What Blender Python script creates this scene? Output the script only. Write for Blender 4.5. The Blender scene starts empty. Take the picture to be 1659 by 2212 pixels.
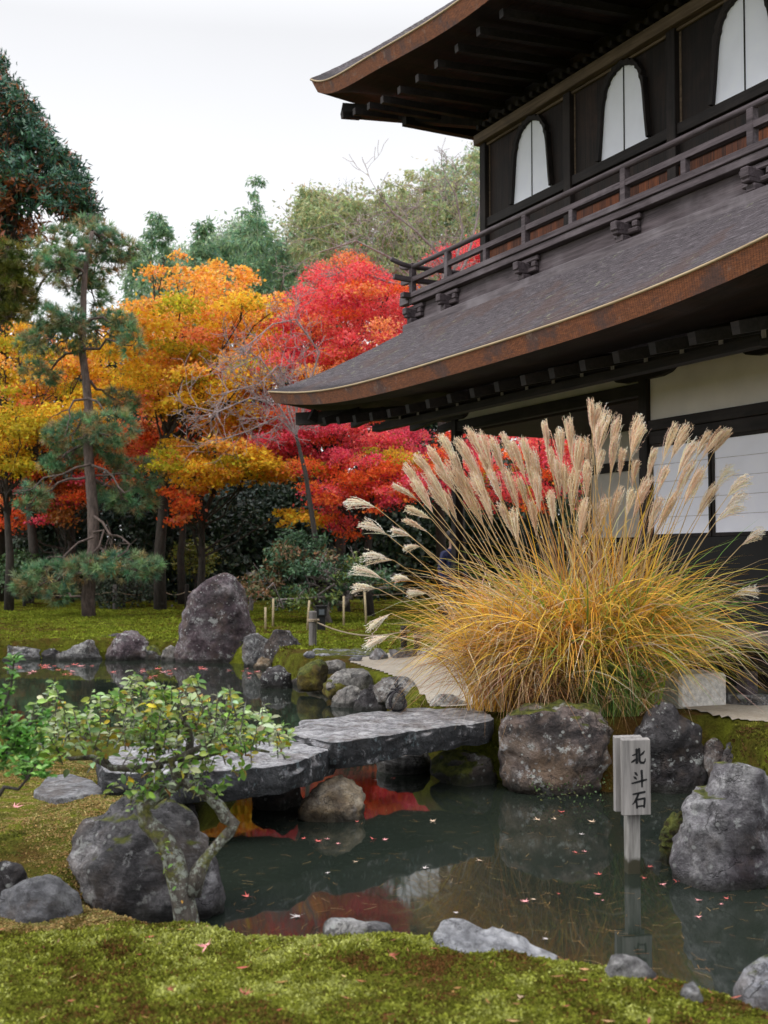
import bpy, bmesh, math, random
import numpy as np
from mathutils import Vector, Matrix, noise

random.seed(7); RNG = np.random.default_rng(7)
SC = bpy.context.scene
COL = SC.collection
PI = math.pi

# ------------------------------------------------------------------ camera, sky, sun, exposure
EYE = 1.70
PITCH = math.radians(2.38)
FPX = 2500.0                      # focal length in units of a 1659 x 2212 picture
cam = bpy.data.cameras.new('camera'); camo = bpy.data.objects.new('camera', cam); COL.objects.link(camo)
camo.location = (0, 0, EYE); camo.rotation_euler = (PI/2 + PITCH, 0, 0)
cam.sensor_fit = 'VERTICAL'; cam.sensor_height = 36.0; cam.lens = 36.0*FPX/2212
cam.clip_start = 0.05; cam.clip_end = 500
cam.dof.use_dof = True; cam.dof.focus_distance = 9.0; cam.dof.aperture_fstop = 3.2
SC.camera = camo

world = bpy.data.worlds.new('World'); SC.world = world; world.use_nodes = True
wn = world.node_tree; wn.nodes.clear()
def wnode(t, **k):
    n = wn.nodes.new(t)
    for a, b in k.items(): setattr(n, a, b)
    return n
SUN_EL, SUN_ROT = math.radians(48), math.radians(-60)
sky = wnode('ShaderNodeTexSky', sky_type='NISHITA', sun_disc=False, sun_elevation=SUN_EL, sun_rotation=SUN_ROT)
tc = wnode('ShaderNodeTexCoord'); sep = wnode('ShaderNodeSeparateXYZ')
wn.links.new(tc.outputs['Generated'], sep.inputs[0])
ramp = wnode('ShaderNodeValToRGB')
wn.links.new(sep.outputs['Z'], ramp.inputs[0])
cr = ramp.color_ramp
stops = [(0.0, 1.2), (0.22, 1.12), (0.32, .99), (0.42, .86), (0.52, 1.25), (0.75, 2.3), (1.0, 2.9)]
while len(cr.elements) < len(stops): cr.elements.new(.5)
for e, (p, v) in zip(cr.elements, stops):
    v *= .34; e.position = p; e.color = (v*.985, v*.992, v*1.02, 1)
wnz = wnode('ShaderNodeTexNoise'); wnz.inputs['Scale'].default_value = 2.2; wnz.inputs['Detail'].default_value = 4
wn.links.new(tc.outputs['Generated'], wnz.inputs['Vector'])
mr = wnode('ShaderNodeMapRange'); mr.inputs['To Min'].default_value = 28.0; mr.inputs['To Max'].default_value = 31.5
wn.links.new(wnz.outputs['Fac'], mr.inputs['Value'])
sc_ = wnode('ShaderNodeVectorMath', operation='SCALE'); wn.links.new(ramp.outputs[0], sc_.inputs[0]); wn.links.new(mr.outputs[0], sc_.inputs['Scale'])
mx = wnode('ShaderNodeMix', data_type='RGBA'); mx.inputs[0].default_value = .95
wn.links.new(sky.outputs[0], mx.inputs[6]); wn.links.new(sc_.outputs[0], mx.inputs[7])
bg = wnode('ShaderNodeBackground'); bg.inputs[1].default_value = .10
wn.links.new(mx.outputs[2], bg.inputs[0])
wo = wnode('ShaderNodeOutputWorld'); wn.links.new(bg.outputs[0], wo.inputs[0])

sl = bpy.data.lights.new('sun', 'SUN'); so = bpy.data.objects.new('sun', sl); COL.objects.link(so)
sl.energy = 1.5; sl.angle = math.radians(18); sl.color = (1.0, .96, .9)
sd = Vector((math.sin(SUN_ROT)*math.cos(SUN_EL), -math.cos(SUN_ROT)*math.cos(SUN_EL), math.sin(SUN_EL)))
so.rotation_euler = sd.to_track_quat('Z', 'Y').to_euler()
sky.sun_rotation = math.atan2(sd.x, sd.y)

SC.view_settings.view_transform = 'Standard'; SC.view_settings.look = 'None'
SC.view_settings.exposure = 0.12; SC.view_settings.gamma = 1.0
SC.render.engine = 'CYCLES'
SC.cycles.max_bounces = 8; SC.cycles.diffuse_bounces = 5; SC.cycles.glossy_bounces = 3
SC.cycles.transmission_bounces = 3; SC.cycles.transparent_max_bounces = 4
SC.cycles.use_denoising = True

# ------------------------------------------------------------------ picture units -> world points
def ray(X, Y):
    a, c = (X-830)/FPX, (1106-Y)/FPX
    return np.array((a, math.cos(PITCH) - math.sin(PITCH)*c, math.sin(PITCH) + math.cos(PITCH)*c))
def gz(X, Y, z=0.0):
    d = ray(X, Y); k = (z-EYE)/d[2]; return np.array((d[0]*k, d[1]*k, z))
def gy(X, Y, y):
    d = ray(X, Y); k = y/d[1]; return np.array((d[0]*k, y, EYE + d[2]*k))

# ------------------------------------------------------------------ object helpers
def tag(o, label, cat, group=None, kind=None):
    if label: o['label'] = label
    if cat: o['category'] = cat
    if group: o['group'] = group
    if kind: o['kind'] = kind
    return o
def thing(name, label, cat, loc=(0, 0, 0), rz=0.0, group=None):
    o = bpy.data.objects.new(name, None); COL.objects.link(o); o.empty_display_size = .1
    o.location = loc; o.rotation_euler = (0, 0, rz)
    return tag(o, label, cat, group)
def link(name, me, mat=None, parent=None, loc=None, smooth=False):
    o = bpy.data.objects.new(name, me); COL.objects.link(o)
    if mat: me.materials.append(mat)
    if parent: o.parent = parent
    if loc is not None: o.location = loc
    if smooth: me.polygons.foreach_set('use_smooth', np.ones(len(me.polygons), bool))
    return o
def npmesh(name, V, F, colors=None):
    """V (n,3), F (m,k) of one face size; fast."""
    V = np.asarray(V, np.float32); F = np.asarray(F, np.int32)
    me = bpy.data.meshes.new(name); n, (m, k) = len(V), F.shape
    me.vertices.add(n); me.vertices.foreach_set('co', V.ravel())
    me.loops.add(m*k); me.loops.foreach_set('vertex_index', F.ravel())
    me.polygons.add(m); me.polygons.foreach_set('loop_start', np.arange(0, m*k, k, dtype=np.int32))
    me.update(calc_edges=True)
    if colors is not None:
        c = np.ones((n, 4), np.float32); c[:, :3] = colors
        at = me.color_attributes.new('Col', 'FLOAT_COLOR', 'POINT'); at.data.foreach_set('color', c.ravel())
    me.validate(); return me
class MB:
    def __init__(s): s.v = []; s.f = []; s.uv = {}
    def add(s, vs, fs):
        b = len(s.v); s.v += [tuple(p) for p in vs]; s.f += [tuple(i+b for i in f) for f in fs]
    def box(s, x0, x1, y0, y1, z0, z1):
        x0, x1 = min(x0, x1), max(x0, x1); y0, y1 = min(y0, y1), max(y0, y1); z0, z1 = min(z0, z1), max(z0, z1)
        s.add([(x0,y0,z0),(x1,y0,z0),(x1,y1,z0),(x0,y1,z0),(x0,y0,z1),(x1,y0,z1),(x1,y1,z1),(x0,y1,z1)],
              [(0,3,2,1),(4,5,6,7),(0,1,5,4),(1,2,6,5),(2,3,7,6),(3,0,4,7)])
    def tube(s, path, rad, n=8, cap=True, square=False):
        P = [Vector(p) for p in path]; R = rad if hasattr(rad, '__len__') else [rad]*len(P)
        b = len(s.v); up = None
        for i, p in enumerate(P):
            d = (P[min(i+1, len(P)-1)] - P[max(i-1, 0)])
            if d.length < 1e-9: d = Vector((0, 0, 1))
            d.normalize()
            if up is None:
                up = Vector((0, 0, 1)) if abs(d.z) < .9 else Vector((1, 0, 0))
            x = d.cross(up)
            if x.length < 1e-6: x = d.orthogonal()
            x.normalize(); y = x.cross(d).normalized(); up = y
            off = PI/4 if square else 0
            for k in range(n):
                a = 2*PI*k/n + off; q = p + (x*math.cos(a) + y*math.sin(a))*R[i]; s.v.append(tuple(q))
        for i in range(len(P)-1):
            for k in range(n):
                a0 = b+i*n+k; a1 = b+i*n+(k+1) % n
                s.f.append((a0, a1, a1+n, a0+n))
        if cap:
            s.f.append(tuple(b+k for k in reversed(range(n)))); e = b+(len(P)-1)*n
            s.f.append(tuple(e+k for k in range(n)))
    def beam(s, p, q, w, h):
        """square section bar from p to q, width w sideways, height h, centred."""
        p, q = Vector(p), Vector(q); d = (q-p).normalized(); x = d.cross(Vector((0, 0, 1)))
        if x.length < 1e-6: x = Vector((1, 0, 0))
        x.normalize(); y = x.cross(d)
        vs = [c + x*a*w/2 + y*bb*h/2 for c in (p, q) for a, bb in ((-1,-1),(1,-1),(1,1),(-1,1))]
        s.add(vs, [(0,1,2,3),(7,6,5,4),(0,4,5,1),(1,5,6,2),(2,6,7,3),(3,7,4,0)])
    def mesh(s, name):
        me = bpy.data.meshes.new(name); me.from_pydata(s.v, [], s.f); me.update()
        bm = bmesh.new(); bm.from_mesh(me); bmesh.ops.recalc_face_normals(bm, faces=bm.faces); bm.to_mesh(me); bm.free()
        return me
    def build(s, name, mat, parent=None, smooth=False, bevel=0):
        me = s.mesh(name)
        if bevel:
            bm = bmesh.new(); bm.from_mesh(me)
            bmesh.ops.bevel(bm, geom=bm.edges, offset=bevel, segments=1, affect='EDGES'); bm.to_mesh(me); bm.free()
        return link(name, me, mat, parent, smooth=smooth)
def norm(a): return a/np.maximum(np.linalg.norm(a, axis=-1, keepdims=True), 1e-9)
def rdir(n): return norm(RNG.normal(size=(n, 3)))
def poly_sample(poly, n):
    P = np.array(poly, float); lo, hi = P.min(0), P.max(0); out = []
    while len(out) < n:
        q = RNG.uniform(lo, hi, (n*2, 2)); q = q[inside(q, P)]; out += list(q)
    return np.array(out[:n])
def inside(q, P):
    x, y = q[:, 0], q[:, 1]; c = np.zeros(len(q), bool); j = len(P)-1
    for i in range(len(P)):
        xi, yi, xj, yj = *P[i], *P[j]
        m = ((yi > y) != (yj > y)) & (x < (xj-xi)*(y-yi)/((yj-yi) or 1e-12) + xi); c ^= m; j = i
    return c
def polydist(q, P):
    d = np.full(len(q), 1e9)
    for i in range(len(P)):
        a, b = P[i-1], P[i]; ab = b-a; t = np.clip(((q-a)@ab)/max(ab@ab, 1e-12), 0, 1)
        d = np.minimum(d, np.linalg.norm(q-(a+t[:, None]*ab), axis=1))
    return d
def leafmesh(name, P, A, N, L, W, C, fold=.0, tipw=.5):
    """one kite per leaf: root P, axis A, normal N."""
    n = len(P); A = norm(A); B = norm(np.cross(A, N)); N2 = np.cross(B, A)
    L = np.broadcast_to(np.asarray(L, float), (n,))[:, None]; W = np.broadcast_to(np.asarray(W, float), (n,))[:, None]
    m = P + A*L*tipw - N2*L*fold
    V = np.stack([P, m+B*W*.5, P+A*L, m-B*W*.5], 1).reshape(-1, 3)
    F = np.arange(4*n).reshape(n, 4)
    return npmesh(name, V, F, np.repeat(C, 4, 0))

# ------------------------------------------------------------------ materials
def newmat(name):
    m = bpy.data.materials.new(name); m.use_nodes = True; nt = m.node_tree
    return m, nt, nt.nodes['Principled BSDF']
class NT:
    def __init__(s, nt): s.nt = nt
    def n(s, t, **k):
        nd = s.nt.nodes.new(t)
        for a, b in k.items(): setattr(nd, a, b)
        return nd
    def l(s, a, b): s.nt.links.new(a, b)
    def coord(s, kind='Object', scale=(1, 1, 1), rnd=False):
        t = s.n('ShaderNodeTexCoord'); mp = s.n('ShaderNodeMapping'); mp.inputs['Scale'].default_value = scale
        s.l(t.outputs[kind], mp.inputs[0])
        if rnd:
            oi = s.n('ShaderNodeObjectInfo'); mu = s.n('ShaderNodeMath', operation='MULTIPLY'); mu.inputs[1].default_value = 37.0
            s.l(oi.outputs['Random'], mu.inputs[0]); cx = s.n('ShaderNodeCombineXYZ')
            for i in range(3): s.l(mu.outputs[0], cx.inputs[i])
            s.l(cx.outputs[0], mp.inputs['Location'])
        return mp.outputs[0]
    def noise(s, vec, scale, detail=4, rough=.55, dist=0):
        t = s.n('ShaderNodeTexNoise'); t.inputs['Scale'].default_value = scale; t.inputs['Detail'].default_value = detail
        t.inputs['Roughness'].default_value = rough; t.inputs['Distortion'].default_value = dist; s.l(vec, t.inputs['Vector'])
        return t.outputs['Fac']
    def voro(s, vec, scale, feat='F1'):
        t = s.n('ShaderNodeTexVoronoi', feature=feat); t.inputs['Scale'].default_value = scale; s.l(vec, t.inputs['Vector']); return t.outputs['Distance']
    def wave(s, vec, scale, dist=2, direction='X', detail=2, dscale=1):
        t = s.n('ShaderNodeTexWave', bands_direction=direction); t.inputs['Scale'].default_value = scale; t.inputs['Distortion'].default_value = dist
        t.inputs['Detail'].default_value = detail; t.inputs['Detail Scale'].default_value = dscale; s.l(vec, t.inputs['Vector']); return t.outputs['Fac']
    def ramp(s, fac, stops):
        r = s.n('ShaderNodeValToRGB'); e = r.color_ramp.elements
        while len(e) < len(stops): e.new(.5)
        for q, (p, c) in zip(e, stops): q.position = p; q.color = (*c, 1) if len(c) == 3 else c
        s.l(fac, r.inputs[0]); return r.outputs[0]
    def step(s, fac, a, b):
        r = s.n('ShaderNodeMapRange', interpolation_type='SMOOTHSTEP'); r.inputs[1].default_value = a; r.inputs[2].default_value = b; s.l(fac, r.inputs[0]); return r.outputs[0]
    def mix(s, fac, a, b, mode='MIX'):
        m = s.n('ShaderNodeMix', data_type='RGBA', blend_type=mode)
        for i, v in ((0, fac), (6, a), (7, b)):
            if isinstance(v, (int, float)): m.inputs[i].default_value = v
            elif isinstance(v, tuple): m.inputs[i].default_value = (*v, 1)
            else: s.l(v, m.inputs[i])
        return m.outputs[2]
    def math(s, op, a, b=None):
        m = s.n('ShaderNodeMath', operation=op)
        for i, v in ((0, a), (1, b)):
            if v is None: continue
            if isinstance(v, (int, float)): m.inputs[i].default_value = v
            else: s.l(v, m.inputs[i])
        return m.outputs[0]
    def bump(s, h, strength=.5, dist=.02):
        b = s.n('ShaderNodeBump'); b.inputs['Strength'].default_value = strength; b.inputs['Distance'].default_value = dist; s.l(h, b.inputs['Height']); return b.outputs[0]

def mat_leaf(name, trans=.35, rough=.5, gloss=True):
    m, nt, b = newmat(name); k = NT(nt)
    a = k.n('ShaderNodeAttribute', attribute_name='Col')
    k.l(a.outputs['Color'], b.inputs['Base Color']); b.inputs['Roughness'].default_value = rough
    b.inputs['Specular IOR Level'].default_value = .35 if gloss else .1
    t = k.n('ShaderNodeBsdfTranslucent'); k.l(a.outputs['Color'], t.inputs[0])
    mx = k.n('ShaderNodeMixShader'); mx.inputs[0].default_value = trans
    k.l(b.outputs[0], mx.inputs[1]); k.l(t.outputs[0], mx.inputs[2])
    k.l(mx.outputs[0], nt.nodes['Material Output'].inputs[0]); return m
def mat_wood(name, c0, c1, scale=1.0, axis='Z', weather=(.3, .29, .30), wamt=.25, rough=.7, planks=None):
    m, nt, b = newmat(name); k = NT(nt)
    sc = {'X': (.6, 9, 9), 'Y': (9, .6, 9), 'Z': (9, 9, .6)}[axis]
    v = k.coord('Object', tuple(q*scale for q in sc), rnd=True)
    g = k.noise(v, 3.0, 5, .6, .6); base = k.ramp(g, [(.3, c0), (.7, c1)])
    v2 = k.coord('Object', (1, 1, 1), rnd=True)
    w = k.step(k.noise(v2, 1.6, 5, .6), .48, .72); w = k.math('MULTIPLY', w, wamt)
    base = k.mix(w, base, weather)
    fine = k.noise(v, 9, 4, .6)
    base = k.mix(.35, base, k.ramp(fine, [(.3, (.55, .55, .55)), (.7, (1, 1, 1))]), 'MULTIPLY')
    if planks:
        ax, pw = planks
        sp = k.n('ShaderNodeSeparateXYZ'); t = k.n('ShaderNodeTexCoord'); k.l(t.outputs['Object'], sp.inputs[0])
        fr = k.math('FRACT', k.math('DIVIDE', sp.outputs[ax], pw)); gap = k.math('LESS_THAN', fr, .045)
        wn_ = k.n('ShaderNodeTexWhiteNoise', noise_dimensions='1D'); k.l(k.math('FLOOR', k.math('DIVIDE', sp.outputs[ax], pw)), wn_.inputs['W'])
        base = k.mix(1.0, base, k.ramp(wn_.outputs['Value'], [(0, (.6, .6, .6)), (1, (1.25, 1.2, 1.15))]), 'MULTIPLY')
        base = k.mix(gap, base, (.004, .004, .004))
    k.l(base, b.inputs['Base Color']); b.inputs['Roughness'].default_value = rough; b.inputs['Specular IOR Level'].default_value = .3
    k.l(k.bump(g, .5, .01), b.inputs['Normal']); return m
def mat_rock(name, c0, c1, c2=(.42, .41, .40), lichen=.3, moss=0.0, stain=.5, scale=1.0, wet=True, streak=0.0, rust=0.0):
    m, nt, b = newmat(name); k = NT(nt)
    v = k.coord('Object', (scale,)*3, rnd=True)
    n1 = k.noise(v, 3.3, 10, .68, .5); n2 = k.noise(v, 11, 10, .78); n3 = k.noise(v, 45, 4, .6)
    base = k.ramp(n1, [(.36, c0), (.5, c1), (.63, c2)])
    base = k.mix(.7, base, k.ramp(n2, [(.38, (.20, .20, .21)), (.60, (1.4, 1.4, 1.38))]), 'MULTIPLY')
    if streak:
        vs = k.coord('Object', (scale*3, scale*3, scale*16), rnd=True); s_ = k.noise(vs, 1.6, 5, .7, 1.2)
        base = k.mix(streak, base, k.ramp(s_, [(.38, (.35, .35, .36)), (.55, (1.3, 1.3, 1.32))]), 'MULTIPLY')
    if rust:
        base = k.mix(k.math('MULTIPLY', k.step(k.noise(v, 1.7, 5, .6), .5, .65), rust), base, (.42, .25, .10))
    base = k.mix(k.math('MULTIPLY', k.step(k.noise(v, 2.7, 6, .7), .47, .64), .55), base, (.115, .082, .062))
    vd_ = k.n('ShaderNodeVectorMath', operation='ADD'); k.l(v, vd_.inputs[0]); nz_ = k.n('ShaderNodeTexNoise'); nz_.inputs['Scale'].default_value = 3; nz_.inputs['Detail'].default_value = 5; k.l(v, nz_.inputs['Vector']); k.l(nz_.outputs['Color'], vd_.inputs[1])
    ck = k.voro(vd_.outputs[0], 3.2, 'DISTANCE_TO_EDGE'); ckm = k.step(ck, .022, .0); ckm = k.math('MULTIPLY', ckm, k.step(k.noise(v, 2.3, 3), .42, .6)); base = k.mix(k.math('MULTIPLY', ckm, .5), base, (.012, .011, .012))
    wh = k.math('MULTIPLY', k.step(k.noise(v, 7.5, 9, .8), .55, .60), k.step(k.noise(v, 1.9, 4), .44, .58)); base = k.mix(k.math('MULTIPLY', wh, .25+lichen), base, (.46, .46, .47))
    bk = k.step(k.noise(v, 10, 9, .8), .545, .60); base = k.mix(k.math('MULTIPLY', bk, .35+stain*.5), base, (.022, .020, .023))
    st = k.step(k.noise(v, 3.1, 6, .7), .50, .60); base = k.mix(k.math('MULTIPLY', st, stain), base, (.025, .024, .026))
    if lichen:
        li = k.step(k.noise(v, 5.5, 5, .7), .60, .66); sp = k.step(k.voro(v, 16), .24, .13)
        li = k.math('MAXIMUM', li, k.math('MULTIPLY', sp, k.step(k.noise(v, 2.5, 3), .45, .55)))
        base = k.mix(k.math('MULTIPLY', li, lichen*1.6), base, (.50, .52, .50))
    ge = k.n('ShaderNodeNewGeometry'); sx = k.n('ShaderNodeSeparateXYZ'); k.l(ge.outputs['Normal'], sx.inputs[0])
    if moss:
        mm = k.math('ADD', k.math('MULTIPLY', sx.outputs['Z'], .55), k.noise(v, 3.0, 5, .65)); mm = k.step(mm, 1.0-moss*.45, 1.1-moss*.45)
        mc = k.ramp(k.noise(v, 20, 3), [(.35, (.035, .045, .008)), (.65, (.14, .15, .025))]); base = k.mix(mm, base, mc)
    if wet:
        px = k.n('ShaderNodeSeparateXYZ'); k.l(ge.outputs['Position'], px.inputs[0])
        zz = k.math('ADD', px.outputs['Z'], k.math('MULTIPLY', k.noise(v, 4, 3), -.12)); wetf = k.step(zz, .03, -.03)
        base = k.mix(k.math('MULTIPLY', wetf, .8), base, (.018, .018, .014))
    k.l(base, b.inputs['Base Color']); b.inputs['Roughness'].default_value = .78; b.inputs['Specular IOR Level'].default_value = .3
    n1 = k.math('SUBTRACT', n1, k.math('MULTIPLY', ckm, .35))
    hh = k.math('ADD', k.math('MULTIPLY', n1, 1.0), k.math('ADD', k.math('MULTIPLY', n2, .5), k.math('MULTIPLY', n3, .16)))
    k.l(k.bump(hh, 1.0, .09), b.inputs['Normal']); return m
def mat_flat(name, col, rough=.7, spec=.3, var=.25, vs=8, bump=.0):
    m, nt, b = newmat(name); k = NT(nt); v = k.coord('Object', (1, 1, 1), rnd=True); f = k.noise(v, vs, 5, .6)
    c = k.mix(1.0, col, k.ramp(f, [(.3, (1-var,)*3), (.7, (1+var,)*3)]), 'MULTIPLY'); k.l(c, b.inputs['Base Color'])
    b.inputs['Roughness'].default_value = rough; b.inputs['Specular IOR Level'].default_value = spec
    if bump: k.l(k.bump(k.noise(v, vs*5, 4), bump, .01), b.inputs['Normal'])
    return m
def mat_bark(name, c0, c1, lich=0.0, s=1.0):
    m, nt, b = newmat(name); k = NT(nt); v = k.coord('Object', (7*s, 7*s, 2*s), rnd=True); f = k.noise(v, 2, 6, .7, .5)
    c = k.ramp(f, [(.32, c0), (.66, c1)])
    if lich:
        v2 = k.coord('Object', (s, s, s)); l_ = k.step(k.noise(v2, 6, 5, .7), .5, .58); c = k.mix(k.math('MULTIPLY', l_, lich), c, (.40, .44, .38))
    if lich: c = k.mix(k.math('MULTIPLY', k.step(k.noise(v2, 2.6, 6, .7), .53, .60), .85), c, k.ramp(k.noise(v2, 22, 3), [(.35, (.05, .055, .008)), (.65, (.17, .17, .03))]))
    k.l(c, b.inputs['Base Color']); b.inputs['Roughness'].default_value = .9; k.l(k.bump(f, .9, .03), b.inputs['Normal']); return m

M = {}
M['leaf'] = mat_leaf('autumn_leaf', .5, .6, False)
M['evergreen'] = mat_leaf('evergreen_leaf', .15, .45)
M['needle'] = mat_leaf('pine_needle', .2, .5)
M['reed'] = mat_leaf('reed_blade', .35, .5)
M['plume'] = mat_leaf('plume_fluff', .45, .9, False)
M['nearleaf'] = mat_leaf('glossy_leaf', .3, .38)
M['mosstuft'] = mat_leaf('moss_tuft', .25, .9, False)
M['bark'] = mat_bark('maple_bark', (.012, .009, .008), (.055, .045, .038))
M['pinebark'] = mat_bark('pine_bark', (.035, .025, .022), (.17, .125, .11))
M['palebark'] = mat_bark('pale_bark', (.11, .09, .088), (.34, .29, .28))
M['lichenbark'] = mat_bark('lichen_bark', (.035, .028, .022), (.15, .13, .11), .7, 3)
# ------------------------------------------------------------------ ground and pond
def pz(pts, z=0.0): return [tuple(gz(x, y, z)[:2]) for x, y in pts]
POND = (pz([(-420,1432),(0,1427),(100,1425),(230,1425),(330,1426),(460,1432),(545,1436),(580,1446),(600,1468),(655,1478),(720,1489),(760,1506),(800,1526),(840,1548),
            (850,1600),(850,1640),(940,1662),(1090,1692),(1330,1716),(1420,1708),(1520,1705),(1570,1745),(1650,1800),(1900,1860)])
        + [(4.6, 5.6), (4.2, 4.0)]
        + pz([(1850,2240),(1640,2170),(1500,2130),(1350,2110),(1200,2090),(1060,2060),(900,2040),(700,2022),(590,2010),(480,1990),(400,1985)], .12)
        + pz([(250,1990),(300,1900),(430,1880),(450,1800),(440,1740),(500,1705),(560,1705),(520,1680),(420,1665),(330,1650),(180,1640),(60,1640),(-420,1650)]))
POND_A = np.array(POND)
SAND = (pz([(705,1452),(735,1432),(770,1424),(850,1410),(935,1402),(1010,1398),(1100,1397)], .34)
        + [(3.2, 20.2), (14, 26), (16, 12), (9, 6.5)]
        + pz([(1900,1600),(1659,1588),(1560,1580),(1480,1560),(1400,1545),(1200,1530),(1120,1535),(1050,1535),(960,1530),(900,1505),(860,1490),(810,1478),(740,1466)], .42))
SAND_A = np.array(SAND)
CTRL = np.array([(-6,4,.30),(-2,4.2,.24),(0,4,.24),(1.6,3.6,.22),(3,3,.22),(-1,1.5,.3),(1,1,.3),(-1.6,6.4,.30),(-2.6,7,.32),(-6,7,.35),(-1.2,5.9,.26),(-1.35,5.35,.10),(-2.1,5.35,.16),(-.75,4.95,.16),
                 (1.3,9.2,.50),(2.6,9,.52),(3,8.4,.5),(4,8,.5),(8,10,.55),(3,14,.52),(6,18,.5),(0.4,11,.38),(-.3,13,.32),(-.6,15,.32),(0,17,.34),(1.2,16,.42),
                 (-8,20,.32),(-4,20.5,.34),(-1,19.5,.34),(2,20,.38),(-8,26,.44),(-3,26,.42),(2,26,.44),(-12,34,.5),(0,34,.5),(12,34,.5),(0,60,.8),(-30,60,.8),(30,60,.8),(-30,20,.4),(30,20,.5)])
def land(q):
    d2 = ((q[:, None, :] - CTRL[None, :, :2])**2).sum(-1) + .15
    w = d2**-1.6; return (w*CTRL[:, 2]).sum(1)/w.sum(1)
_rm = RNG.uniform(0, 6.28, (14, 2)); _rk = RNG.normal(size=(14, 2))
def lumps(q, f):
    o = np.zeros(len(q))
    for i in range(14): o += np.sin(q@(_rk[i]*f) + _rm[i, 0])*(.6 if i > 6 else 1)
    return o/14
def ground_z(q):
    q = np.asarray(q, float); out = np.empty(len(q))
    for s in range(0, len(q), 20000):
        c = q[s:s+20000]; d = polydist(c, POND_A); ins = inside(c, POND_A); sd = np.where(ins, -d, d)
        sd = sd + .05*lumps(c, 9.0)
        t = np.clip((sd+.10)/.34, 0, 1); t = t*t*(3-2*t)
        sand = np.clip((polydist(c, SAND_A)*np.where(inside(c, SAND_A), -1, 1)+.1)/.3, 0, 1)
        z = land(c) + (.042*lumps(c, 5.0) + .035*lumps(c, 1.6) + .012*lumps(c, 14.) + .010*lumps(c[:, ::-1], 38.))*sand*1.5
        out[s:s+20000] = -.45 + (z+.45)*t
    return out
def axis(lo, hi, step, far, g=1.25):
    a = list(np.arange(lo, hi, step)); s = step
    while a[-1] < far: s *= g; a.append(a[-1]+s)
    s = step
    while a[0] > -far: s *= g; a.insert(0, a[0]-s)
    return np.array(a)
gx_, gy_ = axis(-9, 9, .075, 170), axis(2.0, 24, .075, 230)
XX, YY = np.meshgrid(gx_, gy_); Q = np.stack([XX.ravel(), YY.ravel()], 1)
V = np.concatenate([Q, ground_z(Q)[:, None]], 1); ny, nx = XX.shape
ii = (np.arange(ny-1)[:, None]*nx + np.arange(nx-1)[None]).ravel()
m, nt, b = newmat('mossy_ground'); k = NT(nt); v = k.coord('Object')
f1 = k.noise(v, .9, 6, .65); f2 = k.noise(v, 9, 6, .7); f3 = k.noise(v, 60, 4, .7)
c = k.ramp(f1, [(.36, (.10, .055, .018)), (.46, (.085, .085, .014)), (.58, (.14, .16, .018)), (.7, (.20, .21, .03))])
c = k.mix(.75, c, k.ramp(f2, [(.3, (.45, .42, .4)), (.65, (1.25, 1.25, 1.15))]), 'MULTIPLY')
c = k.mix(.6, c, k.ramp(f3, [(.3, (.4, .4, .35)), (.65, (1.3, 1.3, 1.2))]), 'MULTIPLY')
k.l(c, b.inputs['Base Color']); b.inputs['Roughness'].default_value = 1; b.inputs['Specular IOR Level'].default_value = .05
k.l(k.bump(k.math('ADD', f2, k.math('MULTIPLY', f3, .6)), 1.0, .05), b.inputs['Normal'])
g = link('ground', npmesh('ground', V, np.stack([ii, ii+1, ii+nx+1, ii+nx], 1)), m, smooth=True); tag(g, 'mossy garden ground around the pond', 'ground', kind='structure')

# sand and gravel court: its own sheet a little above the ground
sx_, sy_ = axis(-2, 6, .05, 18, 1.2), axis(7, 21, .05, 28, 1.2); sx_ = sx_[sx_ > -3]; sy_ = sy_[sy_ > 5]
SX, SY = np.meshgrid(sx_, sy_); SQ = np.stack([SX.ravel(), SY.ravel()], 1); sn, sm = SX.shape
keep = ((polydist(SQ, POND_A) > .27) | ((SQ[:, 0] > 1.9) & (polydist(SQ, POND_A) > .21))) & ~inside(SQ, POND_A) & inside(SQ + np.stack([lumps(SQ, 12), lumps(SQ[:, ::-1], 12)], 1)*.05, SAND_A)
ii = (np.arange(sn-1)[:, None]*sm + np.arange(sm-1)[None]).ravel(); F = np.stack([ii, ii+1, ii+sm+1, ii+sm], 1); F = F[keep[F].all(1)]
SV = np.concatenate([SQ, (ground_z(SQ)+.012)[:, None]], 1)
us, inv = np.unique(F, return_inverse=True)
m, nt, b = newmat('pale_sand'); k = NT(nt); v = k.coord('Object')
f1 = k.noise(v, 1.2, 5, .6); f2 = k.noise(v, 70, 3, .7); f3 = k.noise(v, 14, 4, .7)
c = k.ramp(f1, [(.35, (.34, .29, .23)), (.65, (.50, .45, .38))]); c = k.mix(.5, c, k.ramp(f2, [(.3, (.5, .5, .5)), (.6, (1.15, 1.15, 1.15))]), 'MULTIPLY')
c = k.mix(.35, c, k.ramp(f3, [(.35, (.6, .57, .5)), (.6, (1.1, 1.1, 1.1))]), 'MULTIPLY')
k.l(c, b.inputs['Base Color']); b.inputs['Roughness'].default_value = .95; k.l(k.bump(k.math('ADD', f2, f3), .7, .02), b.inputs['Normal'])
g = link('sand_path', npmesh('sand_path', SV[us], inv.reshape(F.shape)), m, smooth=True); tag(g, 'pale raked sand path between pond and pavilion', 'path', kind='structure')

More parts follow.
